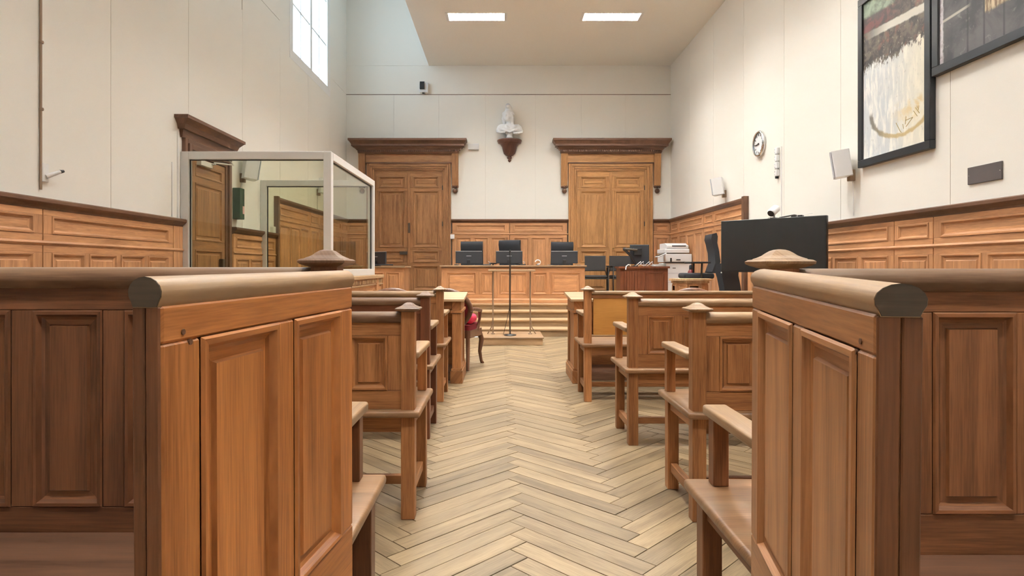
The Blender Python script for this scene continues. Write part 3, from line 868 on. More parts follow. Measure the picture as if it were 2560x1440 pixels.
# ---- clerk desk with monitor arm
def px(p, d): return (p-VX)/F*d
cd = thing('clerk_desk', 'reddish brown clerk desk with fluted corner beside the bench', 'desk', (0,0,DAIS))
pts = [(px(1552,11.3),11.35),(px(1600,10.95),10.98),(px(1671,10.95),10.98),(px(1671,10.95),11.75),(px(1552,11.3),11.75)]
MB().extrude_z(pts, .03, .62).build('body', M['redwood'], cd, .003)
big = [(x+(.03 if x > 2.5 else -.03 if x < 2.3 else 0), y+(-.03 if y < 11.5 else .02)) for x, y in pts]
MB().extrude_z(big, .62, .655).build('desk_top', M['redwood'], cd, (.006,2))
p = MB().nested(px(1612,10.95), px(1660,10.95), .07, .55, 10.978, P_WAIN).build('front_panel', M['redwood'], cd)
ax, ay = pts[0]; bx, by = pts[1]
LL = math.hypot(bx-ax, by-ay); AA = math.degrees(math.atan2(by-ay, bx-ax))
for k in range(6):
    f0 = .04+(LL-.08)*k/6
    MB().box(f0+.006, f0+(LL-.08)/6-.006, -.014, .01, .06, .57, g=2, M=T(ax, ay, 0) @ RZ(AA)).build('flute', M['redwood'], cd, .004)
ma = thing('arm_monitor', 'dark grey monitor on a black jointed arm on the clerk desk', 'monitor', (px(1592,11.2), 11.3, 1.116))
MB().lathe([(.045,0),(.045,.015),(.02,.02),(.02,.05)], 14).build('clamp', M['black'], ma)
MB().tube([(.0,0,.04),(-.10,-.02,.20),(-.20,-.03,.30)], .024, 8).build('lower_arm', M['black'], ma)
MB().ball((-.205,-.03,.31), .035,.03,.035, 10, 7).build('elbow', M['black'], ma)
MB().tube([(-.205,-.04,.315),(.02,-.05,.295)], .022, 8).build('upper_arm', M['steel'], ma)
MB().box(-.04, .10, -.05, .02, .20, .33).build('mount_plate', M['black'], ma, .005)
MB().box(-.10, .245, .02, .06, .04, .395, M=RZ(-6)).build('housing', M['monitor_back'], ma, (.010,2))
MB().box(-.09, .235, .058, .064, .05, .385, M=RZ(-6)).build('screen', M['screen'], ma)
cb = thing('cable_tangle', 'loose white and grey cables lying on the clerk desk', 'cable', (px(1590,11.1), 11.1, 1.116))
MB().tube([(-.10,-.02,.02),(-.15,-.06,.03),(-.20,-.12,.0),(-.215,-.15,-.06)], .008, 6).build('white_cable', M['white_plastic'], cb)
random.seed(3)
for k in range(4):
    x0 = random.uniform(-.02, .25)
    MB().tube([(x0,.02,.008),(x0+.04,-.02,.05),(x0+.09,.01,.085),(x0+.10,.05,.03),(x0+.15,.03,.008)], .006, 6).build('loop', M['white_plastic'] if k % 2 else M['grey_plastic'], cb)
random.seed(11)

# ---- copier
pc = thing('copier', 'large white office copier in the corner of the dais', 'copier', (px(1683,12.4), 12.4, DAIS))
MB().box(-.22, .28, -.28, .30, .03, .72).build('body', M['white_plastic'], pc, (.012,2))
MB().box(-.36, -.22, -.26, .28, .03, .70).build('side_feeder', M['white_plastic'], pc, (.012,2))
MB().box(-.24, .29, -.29, .30, .74, .90).build('engine', M['white_plastic'], pc, (.014,2))
MB().box(-.25, .24, -.295, .30, .915, 1.00).build('scanner', M['white_plastic'], pc, (.014,2))
MB().extrude_x([(-.28,1.005),(-.28,1.06),(-.10,1.115),(.28,1.115),(.28,1.005)], -.20, .22, g=0).build('document_feeder', M['white_plastic'], pc, (.012,2))
MB().box(-.10, .17, -.285, -.20, 1.045, 1.065).build('paper_slot', M['black'], pc)
MB().box(-.24, .20, -.296, -.27, .722, .738).build('gap', M['black'], pc)
MB().box(-.02, .06, -.30, -.28, .775, .795).build('handle', M['black'], pc)
MB().box(-.14, -.11, -.30, -.28, .745, .82).build('card_slot', M['black'], pc)
for z in (.16, .34, .52):
    MB().box(-.20, .26, -.285, -.279, z, z+.006).build('drawer_line', M['grey_plastic'], pc)
MB().box(-.09, -.03, -.287, -.279, .615, .628).build('maker_mark', M['steel'], pc)
MB().box(-.16, .02, -.14, .14, -.008, .012, M=T(-.27,-.33,.90) @ RX(0) @ RY(-24)).build('control_panel', M['white_plastic'], pc, .006)
MB().box(-.13, -.0, -.12, .12, .012, .018, M=T(-.27,-.33,.90) @ RY(-24)).build('touch_screen', M['screen'], pc)
rc = thing('red_canister', 'dark red canister with a black head behind the swivel chair armrest', 'canister', (px(1727,10.7), 10.7, DAIS))
MB().lathe([(.05,0),(.055,.02),(.055,.50),(.05,.56),(.025,.60)], 14).build('cylinder', M['red_ext'], rc)
MB().lathe([(.03,.60),(.03,.66),(.018,.68)], 10).build('head', M['black'], rc)

# ---- many sided table
ot = thing('octagonal_table', 'small pale wood octagonal table before the dais swivel chair', 'table', (px(1725,9.0), 9.0, 0))
def octa(r): return [(r*math.cos(R(22.5+45*k)), r*.8*math.sin(R(22.5+45*k))) for k in range(8)]
MB().extrude_z(octa(.31), .905, .935).build('table_top', M['oak_pale'], ot, (.008,2))
MB().extrude_z(octa(.275), .87, .905).build('bed_moulding', M['oak_pale'], ot, .004)
MB().extrude_z(octa(.255), .72, .87).build('apron', M['oak_wall'], ot, .003)
MB().extrude_z(octa(.28), .695, .72).build('lower_moulding', M['oak_pale'], ot, .004)
MB().extrude_z(octa(.24), .06, .695).build('body', M['oak_wall'], ot, .003)
MB().extrude_z(octa(.28), 0, .06).build('plinth', M['oak_wall'], ot, .004)
for k in range(8):
    a = 45*k
    hw = .08 if k % 2 == 0 else .07
    r_ = .255*math.cos(R(22.5))*(1 if k % 4 == 0 else .8 if k % 4 == 2 else .906)
    MB().nested(-hw, hw, .745, .85, 0, [(0,0),(.004,.006),(.014,.006),(.02,-.0),(.03,.0)], M=T(r_*math.cos(R(a)), r_*math.sin(R(a)), 0) @ RZ(a+90)).build('apron_panel', M['oak_wall'], ot)

# ---- prosecutor desk on the dais behind the dock
pd = thing('side_desk', 'oak desk on the dais between the glass dock and the locked door', 'desk', (-3.1, 11.0, DAIS))
framed(pd, M['oak_wall'], 1.36, .06, .63, [(.12, .55, [(.05,.38),(.42,.75),(.79,1.01),(1.05,1.29)])], .04, 0, 0, P_WAIN)
MB().box(-.02, 1.39, -.03, .72, .63, .66).build('desk_top', M['oak_worn'], pd, (.005,2))
MB().box(1.32, 1.36, .04, .70, 0, .63, g=2).build('side_board', M['oak_wall'], pd)
MB().box(0, .04, .04, .70, 0, .63, g=2).build('side_board', M['oak_wall'], pd)
MB().box(0, 1.36, -.02, .04, 0, .06).build('plinth', M['oak_brown'], pd)
m2 = copy_tree(mon, None, (px(938,11.35), 11.4, DAIS+.66), R(-35), 'black monitor turned aside on the desk behind the dock')
kb = tag(MB().box(-.18, .18, -.06, .06, 0, .018).build('keyboard', M['black'], None, .004), 'black keyboard leaning beside the turned monitor', 'keyboard')
kb.location = (px(958,11.2), 11.18, DAIS+.675); kb.rotation_euler = (R(4), 0, R(10))

# ================================================================== speaker's stand in the aisle
pb = thing('low_platform', 'low pale wooden platform at the foot of the steps', 'platform', (px(1280,8.72), 8.72, 0))
MB().box(-.435, .435, .0, .80, 0, .095).build('box_body', M['oak_pale'], pb, .003)
MB().box(-.45, .45, -.015, .815, .095, .113).build('platform_top', M['oak_worn'], pb, .004)
lt = thing('lectern_bar', 'slim wooden reading board on two thin metal rods', 'lectern', (px(1279,9.15), 9.15, .113))
MB().box(-.345, .345, -.10, .10, .925, .952).build('board', M['oak_pale'], lt, .004)
for s in (-1, 1):
    MB().tube([(s*.275,0,0),(s*.275,0,.925)], .011, 8).build('rod', M['pipe'], lt)
    MB().lathe([(.03,0),(.03,.012),(.012,.02)], 10, M=T(s*.275,0,0)).build('foot', M['pipe'], lt)
    MB().tube([(s*.275,0,.26),(s*.30,-.02,.10),(s*.355,-.03,.006)], .008, 6).build('brace', M['pipe'], lt)
ms = thing('microphone_stand', 'tall thin black microphone stand before the reading board', 'microphone', (px(1275,8.98), 8.98, .113))
MB().lathe([(.09,0),(.09,.012),(.02,.02)], 16).build('foot', M['black'], ms)
MB().tube([(0,0,.01),(0,0,1.02)], .012, 8).build('pole', M['steel'], ms)
MB().tube([(0,0,1.02),(0,.005,1.14),(0,-.01,1.20)], .006, 8).build('gooseneck', M['black'], ms)
MB().ball((0,-.012,1.215), .014,.014,.022, 10, 7).build('capsule', M['black'], ms)
MB().tube([(.012,0,.5),(-.05,-.02,.2),(-.10,-.02,.0)], .004, 6).build('cable', M['black'], ms)

# ---- carved armchairs with red velvet
def make_armchair(label, x, y, ang, cushion):
    t = thing('velvet_armchair', label, 'armchair', (x, y, 0), R(ang), 'carved armchairs with red velvet')
    n = 28; ring = []; tilt = 12
    Mb = T(0, -.235, .42) @ RX(tilt)
    def bk(a, k=1.0):                       # outline of the balloon back in its own plane
        s = math.sin(a); c = math.cos(a)
        w = .268*k*(1.0 - .17*max(0, -s))
        return (w*c, .225 + .215*k*s)
    mb = MB(); pts = [Vector((bk(2*math.pi*k/n)[0], 0, bk(2*math.pi*k/n)[1])) for k in range(n+1)]
    mb.tube(pts, .030, 10, M=Mb); mb.build('back_frame', M['walnut'], t)
    mb = MB(); vs = []; fs = []
    for side, yy in ((0, -.018), (1, .028)):
        for rr, bulge in ((1.0, 0.0), (.7, .02), (.35, .03)):
            for k in range(n):
                q = bk(2*math.pi*k/n, .93*rr); vs.append((q[0], yy + (bulge if side else -bulge*.4), q[1]+ .0))
        vs.append((0, yy + (.032 if side else -.013), .225))
    per = 3*n+1
    for side in (0, 1):
        o_ = side*per
        for r_ in range(2):
            for k in range(n):
                k2 = (k+1) % n; f = (o_+r_*n+k, o_+r_*n+k2, o_+(r_+1)*n+k2, o_+(r_+1)*n+k)
                fs.append(f if not side else f[::-1])
        for k in range(n):
            f = (o_+2*n+k, o_+2*n+(k+1) % n, o_+3*n); fs.append(f if not side else f[::-1])
    mb.add(vs, fs, 2, True, Mb); mb.build('back_cushion', M['velvet'], t)
    MB().extrude_z([(-.25,-.22),(.25,-.22),(.30,.20),(.22,.27),(-.22,.27),(-.30,.20)], .335, .415).build('seat_rail', M['walnut'], t, (.012,2))
    MB().extrude_z([(-.235,-.20),(.235,-.20),(.28,.19),(.21,.255),(-.21,.255),(-.28,.19)], .412, .475).build('seat', M['velvet'], t, (.03,4))
    for s in (-1, 1):
        MB().tube([(s*.26,.23,.36),(s*.285,.25,.28),(s*.265,.24,.14),(s*.28,.26,.03),(s*.29,.275,0)], [.034,.030,.021,.018,.022], 8).build('front_leg', M['walnut'], t)
        MB().tube([(s*.22,-.20,.42),(s*.225,-.22,.22),(s*.24,-.29,0)], [.026,.022,.017], 8).build('rear_leg', M['walnut'], t)
        MB().tube([(s*.225,-.27,.64),(s*.27,-.12,.645),(s*.295,.02,.63),(s*.30,.10,.615)], [.018,.020,.022,.024], 8).build('armrest', M['walnut'], t)
        MB().tube([(s*.298,.08,.61),(s*.29,.10,.52),(s*.27,.06,.40)], [.022,.016,.022], 8).build('arm_support', M['walnut'], t)
    if cushion:
        cu = tag(MB().box(-.25, .255, -.16, .20, .478, .575, M=RZ(4)).build('seat_cushion', M['pink'], None, (.042,4)), 'bright pink cushion on the red velvet armchair seat', 'cushion')
        cu.location = (x, y, 0); cu.rotation_euler = (0,0,R(ang))
    return t
make_armchair('carved red velvet armchair with pink cushion at the end of the front desk', -.550, 6.90, -9, True)
make_armchair('carved red velvet armchair whose back top shows above the window side pews', -1.24, 7.02, 10, False)
make_armchair('carved red velvet armchair whose back top shows above the painting side pews', 2.12, 7.05, -8, False)

# ================================================================== glass dock
DX, DY0, DY1, DZ0, DZ1 = -1.83, 6.66, 8.95, .99, 2.345
dk = thing('glass_dock', 'glass walled dock with aluminium frame on a panelled oak base', 'dock', (0,0,0))
fr = .085
def bar(name, x0, x1, y0, y1, z0, z1): MB().box(x0, x1, y0, y1, z0, z1).build(name, M['alu'], dk, .004)
xw = XL+.075
for x0, y0 in ((xw-.065, DY0), (DX-fr, DY0), (DX-fr, DY1-fr), (xw-.065, DY1-fr)): bar('frame_post', x0, x0+fr, y0, y0+fr, DZ0, DZ1)
for z0 in (DZ0, DZ1-fr):
    bar('frame_bar', xw+.02, DX-fr, DY0, DY0+fr, z0, z0+fr)
    bar('frame_bar', xw+.02, DX-fr, DY1-fr, DY1, z0, z0+fr)
    bar('frame_bar', DX-fr, DX, DY0+fr, DY1-fr, z0, z0+fr)
gx0, gx1, gz0, gz1 = xw+.02, DX-fr, DZ0+fr, DZ1-fr
def pane(x0, x1, y0, y1): MB().box(x0, x1, y0, y1, gz0-.01, gz1+.01).build('pane', M['dock_glass'], dk)
pane(gx0-.01, gx1+.01, DY0+.036, DY0+.046)
pane(DX-.046, DX-.036, DY0+fr-.01, DY1-fr+.01)
pane(gx0-.01, gx1+.01, DY1-.048, DY1-.038)
def gasket(x0, x1, y0, y1, z0, z1): MB().box(x0, x1, y0, y1, z0, z1).build('gasket', M['black'], dk)
gasket(gx0, gx0+.008, DY0+.03, DY0+.05, gz0, gz1); gasket(gx0, gx1, DY0+.03, DY0+.05, gz1-.008, gz1); gasket(gx1-.006, gx1, DY0+.03, DY0+.05, gz0, gz1)
gasket(DX-.05, DX-.03, DY0+fr, DY1-fr, gz1-.012, gz1); gasket(DX-.05, DX-.03, DY1-fr-.012, DY1-fr, gz0, gz1)
gasket(gx0, gx0+.010, DY1-.05, DY1-.03, gz0, gz1); gasket(gx0, gx1, DY1-.05, DY1-.03, gz1-.010, gz1)
# oak base: front and aisle side

b1 = bpy.data.objects.new('front_base', None); COL.objects.link(b1); b1.parent = dk; b1.location = (xw, DY0, 0)
framed(b1, M['oak_wall'], DX-xw, 0, .93, [(.14,.84,[(.06,.38),(.43,.75),(.80,1.12),(1.17,1.48)])], .05, 0, 0, P_WAIN)
b2 = bpy.data.objects.new('side_base', None); COL.objects.link(b2); b2.parent = dk; b2.location = (DX, DY0, 0); b2.rotation_euler = (0,0,R(90))
SL = 9.42-DY0
framed(b2, M['oak_wall'], SL, 0, .85, [(.14,.78,[(.08+k*.53,.08+k*.53+.46) for k in range(5)])], .05, 0, -.0, P_WAIN)
MB().box(0, SL, -.01, .05, .85, .935).build('frieze', M['oak_wall'], b2)
MB().box(-.03, SL+.01, -.045, .10, .94, .988).build('ledge', M['oak_pale'], b2, (.006,2))
MB().box(0, SL, -.025, .05, .845, .865).build('bead', M['oak_pale'], b2, .004)
dn = MB()
k = .04
while k < SL-.05:
    dn.box(k, k+.055, -.028, .0, .875, .925); k += .10
dn.build('dentil_course', M['oak_pale'], b2, .003)['kind'] = 'stuff'
MB().box(2.30, 2.40, -.03, .05, 0, .94).build('pilaster', M['oak_wall'], b2, .004)

# ================================================================== wall fittings, left wall
def on_left(y, z): return (XL+.007, y, z), R(90)
def on_right(y, z): return (XR-.007, y, z), R(-90)
def speaker(label, loc, rz, yaw, flip=1):
    t = thing('wall_speaker', label, 'loudspeaker', loc, rz, 'small wall loudspeakers')
    Mx = T(0, -.13, 0) @ RZ(yaw) @ RX(8)
    MB().extrude_z([(-.10,-.085),(.10,-.085),(.085,.085),(-.085,.085)], -.14, .14, M=Mx).build('cabinet', M['white_plastic'], t, (.008,2))
    MB().extrude_z([(-.098,-.10),(.098,-.10),(.10,-.087),(-.10,-.087)], -.135, .135, M=Mx).build('grille', M['grey_plastic'], t)
    MB().box(-.03, .03, -.06, 0, -.18, -.06).build('bracket', M['pipe'], t, .004)
    MB().tube([(0,-.02,-.16),(.0,-.008,-.25),(0,-.008,-.55)], .005, 6).build('cable', M['white_paint'], t)
    return t
l, r_ = on_left(8.20, 2.05+.35); speaker('pale wall loudspeaker above the green box behind the dock glass', l, r_, 38)
l, r_ = on_left(11.6, 2.62); speaker('small pale wall loudspeaker above the tall wainscot behind the dock', l, r_, 38)
l, r_ = on_right(6.62, 2.20); speaker('grey wall loudspeaker beside the tall framed painting', l, r_, -28)
l, r_ = on_right(10.40, 2.45); speaker('small white wall loudspeaker above the end of the tall wainscot', l, r_, -30)
l, r_ = on_left(8.02, 1.92)
gb = thing('green_box', 'dark green metal box with a pale pink label behind the dock', 'box', l, r_)
MB().box(-.07, .07, -.10, 0, -.20, .20).build('case', M['green'], gb, (.006,2))
MB().box(.005, .06, -.103, -.10, -.13, -.03).build('label_sticker', plain('pink_label', (.75,.45,.42), .6), gb)
l, r_ = on_left(9.30, 1.66)
tag(MB().box(-.05, .05, -.05, 0, -.05, .05).build('junction_box', M['white_paint'], None, .006, False, l, r_), 'small white junction box on the wainscot behind the dock', 'junction box')
l, r_ = on_left(4.63, 0)
cp = thing('wall_conduit', 'thin brown conduit running down the window wall', 'conduit', l, r_)
MB().tube([(0,-.012,1.68),(0,-.012,ZH)], .009, 8).build('pipe', M['pipe'], cp)
for z in (2.28, 2.78, 3.6): MB().lathe([(.013,z-.010),(.016,z),(.013,z+.010)], 10, M=T(0,-.018,0)).build('clip', M['pipe'], cp)
sl = thing('swing_lamp', 'small white wall spot on a short arm beside the conduit', 'lamp', (XL+.007, 4.66, 1.80), R(90))
MB().box(-.03, .03, -.03, 0, -.06, .08).build('wall_plate', M['white_paint'], sl, .004)
MB().tube([(0,-.03,-.02),(.03,-.05,.0),(.085,-.075,.030)], [.018,.016,.014], 10).build('arm', M['white_paint'], sl)
MB().tube([(.085,-.075,.030),(.11,-.085,.038)], [.015,.010], 10).build('tip', M['black'], sl)
wc = thing('white_conduit', 'thin white cable duct beside the dock frame on the window wall', 'conduit', (XL+.007, 6.60, 0), R(90))
MB().box(-.010, .010, -.014, 0, 1.63, 2.55).build('duct', M['white_paint'], wc)
MB().box(-.12, -.10, -.012, 0, 1.63, 2.2).build('second_duct', M['white_paint'], wc)

# ---- right wall
ck = thing('wall_clock', 'round wall clock with silver rim on the painting wall', 'clock', (XR-.007, 9.0, 2.89), R(-90))
MB().lathe([(.175,0),(.19,.01),(.19,.035),(.172,.055),(.160,.045)], 32, M=RX(90), caps=False).build('rim', M['chrome'], ck)
MB().lathe([(.165,.0),(.165,.030)], 32, M=RX(90)).build('dial', M['white_plastic'], ck)
for k in range(12):
    a = R(30*k)
    MB().box(-.005, .005, -.0335, -.030, .115, .145, M=RY(30*k)).build('hour_mark', M['steel'], ck)
MB().box(-.006, .006, -.038, -.034, -.02, .08, M=RY(-100)).build('hour_hand', M['black'], ck)
MB().box(-.004, .004, -.041, -.037, -.02, .12, M=RY(-95)).build('minute_hand', M['black'], ck)
MB().lathe([(.012,.030),(.012,.043)], 10, M=RX(90)).build('hub', M['black'], ck)
ss = thing('socket_strip', 'white strip of four wall sockets under the clock', 'socket', (XR-.007, 8.42, 2.53), R(-90))
for k in range(4):
    z = -.15+.10*k
    MB().box(-.035, .035, -.045, 0, z-.044, z+.044).build('socket', M['white_plastic'], ss, .008)
    for s in (-1, 1): MB().ball((-.02,-.046,z+s*.02), .007,.004,.007, 8, 6).build('button', M['grey_plastic'], ss)
MB().box(-.03, .0, -.04, 0, -.225, -.19).build('plug', M['black'], ss, .004)
cdu = tag(MB().box(-.008, .008, -.012, 0, 1.63, 2.72).build('cable_duct', M['white_paint'], None, None, False, (XR-.007, 8.33, 0), R(-90)), 'thin white cable duct beside the socket strip', 'cable duct')
pq = thing('wall_plaque', 'small dark slate plaque below the wide painting', 'plaque', (XR-.007, 4.82, 1.83), R(-90))
MB().box(-.17, .17, -.014, 0, -.068, .068).build('plate', M['plaque'], pq, .002)
for s in (-1, 1): MB().ball((s*.155,-.014,0), .004,.003,.004, 8, 5).build('screw', M['chrome'], pq)

# ---- paintings
def paint_tall():
    m, nt, b = nodes('tall_abstract')
    s = nn(nt, 'ShaderNodeSeparateXYZ'); tc = nn(nt, 'ShaderNodeTexCoord').outputs['Object']; nt.links.new(tc, s.inputs[0])
    u = mth(nt, 'DIVIDE', s.outputs[0], 1.09); v = mth(nt, 'DIVIDE', s.outputs[2], 1.74)
    def nz(scx, scz, d=4, dist=0.5): return noise(nt, mapping(nt, tc, (scx, 1, scz)), 1.0, d, .62, dist)
    n1 = nz(4, 2); n2 = nz(16, 3.5); n3 = nz(9, 9); n4 = nz(40, 22)
    # pale lower field with vertical streaks
    low = mix(nt, smooth(nt, n2, .42, .66), (.62,.66,.68), (.88,.88,.84))
    low = mix(nt, mth(nt, 'MULTIPLY', smooth(nt, u, .35, 1.0), .75), low, (.86,.80,.62))
    low = mix(nt, mth(nt, 'MULTIPLY', smooth(nt, n4, .60, .70), .35), low, (.30,.29,.28))
    # dark field
    dk_ = mix(nt, smooth(nt, n3, .38, .62), (.035,.032,.030), (.14,.115,.09))
    dk_ = mix(nt, mth(nt, 'MULTIPLY', smooth(nt, nz(6,6), .56, .64), .7), dk_, (.20,.085,.06))
    dk_ = mix(nt, mth(nt, 'MULTIPLY', smooth(nt, n4, .60, .68), .6), dk_, (.42,.38,.30))
    edge = mth(nt, 'ADD', mth(nt, 'ADD', .36, mth(nt, 'MULTIPLY', n1, .16)), mth(nt, 'ADD', mth(nt, 'MULTIPLY', n2, .16), mth(nt, 'MULTIPLY', n4, .10)))
    col = mix(nt, smooth(nt, mth(nt, 'SUBTRACT', v, edge), -.012, .012), low, dk_)
    # pale slanting band and red brown strip
    lin = mth(nt, 'SUBTRACT', v, mth(nt, 'SUBTRACT', .765, mth(nt, 'MULTIPLY', u, .04)))
    lin = mth(nt, 'ADD', lin, mth(nt, 'MULTIPLY', n3, .02))
    band = smooth(nt, mth(nt, 'ABSOLUTE', mth(nt, 'SUBTRACT', lin, .01)), .026, .016)
    col = mix(nt, mth(nt, 'MULTIPLY', band, smooth(nt, u, .05, .5)), col, (.74,.72,.64))
    strip = mth(nt, 'MULTIPLY', smooth(nt, lin, .03, .04), smooth(nt, lin, .13, .11))
    col = mix(nt, mth(nt, 'MULTIPLY', strip, smooth(nt, u, .8, .3)), col, mix(nt, smooth(nt, n3, .45, .6), (.045,.033,.03), (.15,.055,.05)))
    green = mth(nt, 'MULTIPLY', smooth(nt, lin, .11, .13), smooth(nt, u, .62, .40))
    col = mix(nt, green, col, mix(nt, smooth(nt, n3, .4, .6), (.16,.20,.15), (.34,.42,.32)))
    # ochre hook
    ex = mth(nt, 'DIVIDE', mth(nt, 'SUBTRACT', u, .62), .43); ez = mth(nt, 'DIVIDE', mth(nt, 'SUBTRACT', v, .29), .17)
    rad = mth(nt, 'SQRT', mth(nt, 'ADD', mth(nt, 'MULTIPLY', ex, ex), mth(nt, 'MULTIPLY', ez, ez)))
    rr = mth(nt, 'ABSOLUTE', mth(nt, 'SUBTRACT', mth(nt, 'ADD', rad, mth(nt, 'MULTIPLY', n3, .16)), 1.08))
    below = smooth(nt, v, .31, .27)
    hook = mth(nt, 'MULTIPLY', smooth(nt, rr, .10, .03), below)
    col = mix(nt, mth(nt, 'MULTIPLY', hook, .8), col, mix(nt, smooth(nt, u, .55, .15), (.50,.36,.11), (.06,.045,.02)))
    glow = mth(nt, 'MULTIPLY', mth(nt, 'MULTIPLY', smooth(nt, rad, 1.0, .35), smooth(nt, u, .4, .9)), mth(nt, 'MULTIPLY', below, smooth(nt, n3, .4, .6)))
    col = mix(nt, glow, col, (.70,.53,.22))
    nt.links.new(col, b.inputs['Base Color']); b.inputs['Roughness'].default_value = .55
    bp = nn(nt, 'ShaderNodeBump'); bp.inputs['Strength'].default_value = .3; bp.inputs['Distance'].default_value = .004
    nt.links.new(n4, bp.inputs['Height']); nt.links.new(bp.outputs[0], b.inputs['Normal'])
    return m
def paint_wide():
    m, nt, b = nodes('wide_abstract')
    s = nn(nt, 'ShaderNodeSeparateXYZ'); tc = nn(nt, 'ShaderNodeTexCoord').outputs['Object']; nt.links.new(tc, s.inputs[0])
    x, z = s.outputs[0], s.outputs[2]
    n1 = noise(nt, mapping(nt, tc, (3,1,3)), 1.0, 5, .6, .4); n2 = noise(nt, mapping(nt, tc, (14,1,14)), 1.0, 5, .65, .6); n3 = noise(nt, mapping(nt, tc, (30,1,6)), 1.0, 4, .6)
    col = mix(nt, smooth(nt, n1, .38, .62), (.045,.045,.048), (.12,.115,.118))
    col = mix(nt, mth(nt, 'MULTIPLY', smooth(nt, n2, .58, .72), .5), col, (.30,.29,.28))
    for xc in (.39, .56, .75): col = mix(nt, mth(nt, 'MULTIPLY', smooth(nt, mth(nt, 'ABSOLUTE', mth(nt, 'SUBTRACT', x, xc)), .014, .004), .7), col, (.02,.02,.022))
    d = mth(nt, 'SUBTRACT', z, mth(nt, 'ADD', .425, mth(nt, 'MULTIPLY', x, .06)))
    w = mth(nt, 'MULTIPLY', smooth(nt, mth(nt, 'ABSOLUTE', d), .016, .006), smooth(nt, x, .44, .34))
    col = mix(nt, w, col, (.48,.46,.40))
    patch = mth(nt, 'MULTIPLY', smooth(nt, mth(nt, 'ADD', z, mth(nt, 'MULTIPLY', n2, .06)), .34, .37), smooth(nt, x, .56, .575))
    col = mix(nt, patch, col, mix(nt, smooth(nt, n3, .40, .62), (.16,.10,.055), (.60,.50,.33)))
    edge = smooth(nt, mth(nt, 'ADD', x, mth(nt, 'MULTIPLY', n2, .05)), .150, .130)
    col = mix(nt, edge, col, mix(nt, smooth(nt, n2, .35, .6), (.45,.42,.44), (.80,.78,.80)))
    nt.links.new(col, b.inputs['Base Color']); b.inputs['Roughness'].default_value = .55
    return m
def painting(label, y0, z0, W, H, mat, f=.075):
    t = thing('painting', label, 'painting', (XR-.007, y0, z0), R(-90), 'framed paintings on the wall')
    MB().box(f*.6, W-f*.6, -.035, -.02, f*.6, H-f*.6).build('canvas', mat, t)
    for a, b_, nm in (((0,W,0,f), None, 'frame_rail'), ((0,W,H-f,H), None, 'frame_rail'), ((0,f,f,H-f), None, 'frame_stile'), ((W-f,W,f,H-f), None, 'frame_stile')):
        MB().box(a[0], a[1], -.055, 0, a[2], a[3]).build(nm, M['frame_black'], t, .004)
    return t
pt = painting('tall abstract painting of pale and dark fields in a black frame', 6.46, 2.13, 1.09, 1.745, paint_tall())
sk = MB()
ink = plain('ochre_ink', (.33,.25,.08), .6)
def stroke(x0, z0, x1, z1, w=.006):
    L_ = math.hypot(x1-x0, z1-z0); a = math.degrees(math.atan2(z1-z0, x1-x0))
    sk.box(0, L_, -.0365, -.0345, -w/2, w/2, M=T(x0,0,z0) @ RY(-a))
for q in ((.60,.335,.66,.245),(.70,.30,.71,.255),(.745,.36,.735,.29),(.735,.325,.84,.33),(.84,.33,.745,.265),(.85,.385,.90,.325),(.875,.41,.93,.345),(.895,.42,.905,.395),(.92,.415,.915,.375),(.66,.245,.68,.225)): stroke(*q)
sk.build('brush_strokes', ink, pt)
painting('wide dark grey abstract painting in a black frame', 5.35, 2.74, 1.95, 1.30, paint_wide())

# ---- big screen on a stand
tv = thing('television', 'large black television on a stand before the painting wall', 'television', (3.05, 7.03, 0), R(-46.4))
MB().box(-.595, .595, 0, .05, 1.042, 1.655).build('housing', M['black'], tv, .004)
MB().box(-.587, .587, -.003, .0, 1.055, 1.648).build('screen', M['screen'], tv)
MB().box(-.05, .05, .05, .11, .06, 1.45).build('column', M['black'], tv, .006)
MB().box(-.40, .40, -.22, .32, .02, .06).build('base', M['black'], tv, .006)
for sx in (-1, 1):
    for yy in (-.20, .30): MB().lathe([(.02,-.012),(.02,.012)], 10, M=T(sx*.36, yy, .02) @ RY(90)).build('caster', M['black'], tv)
MB().ball((-.588,-.004,1.035), .009,.006,.009, 8, 6).build('power_light', M['white_plastic'], tv)
vc = thing('video_camera', 'white round video camera on top of the television', 'camera', (px(1940,7.05), 7.10, 1.655), 0)
MB().box(-.06, .06, -.035, .035, 0, .012).build('clip', M['black'], vc, .003)
MB().tube([(0,0,.010),(0,0,.06)], .012, 8).build('neck', M['grey_plastic'], vc)
MB().tube([(-.058,-.045,.055),(-.045,-.035,.065),(.035,.03,.118),(.055,.045,.130)], [.040,.047,.046,.030], 18).build('body', M['white_plastic'], vc)
MB().tube([(-.061,-.047,.053),(-.054,-.042,.058)], [.036,.042], 18).build('lens', M['black'], vc)
cb2 = thing('sensor_bar', 'slim black sensor bar clipped to the television edge', 'camera', (px(1985,6.90), 6.91, 1.655), R(-44))
MB().box(-.15, .02, -.02, .02, .02, .032, M=RY(-8)).build('bar', M['black'], cb2, .003)
MB().box(-.02, .03, -.025, .03, 0, .03).build('clip', M['black'], cb2, .003)
MB().box(.05, .10, -.025, .03, 0, .022).build('second_clip', M['black'], cb2, .003)
MB().tube([(.09,0,.02),(.20,.0,.035)], .003, 6).build('cable', M['white_plastic'], cb2)

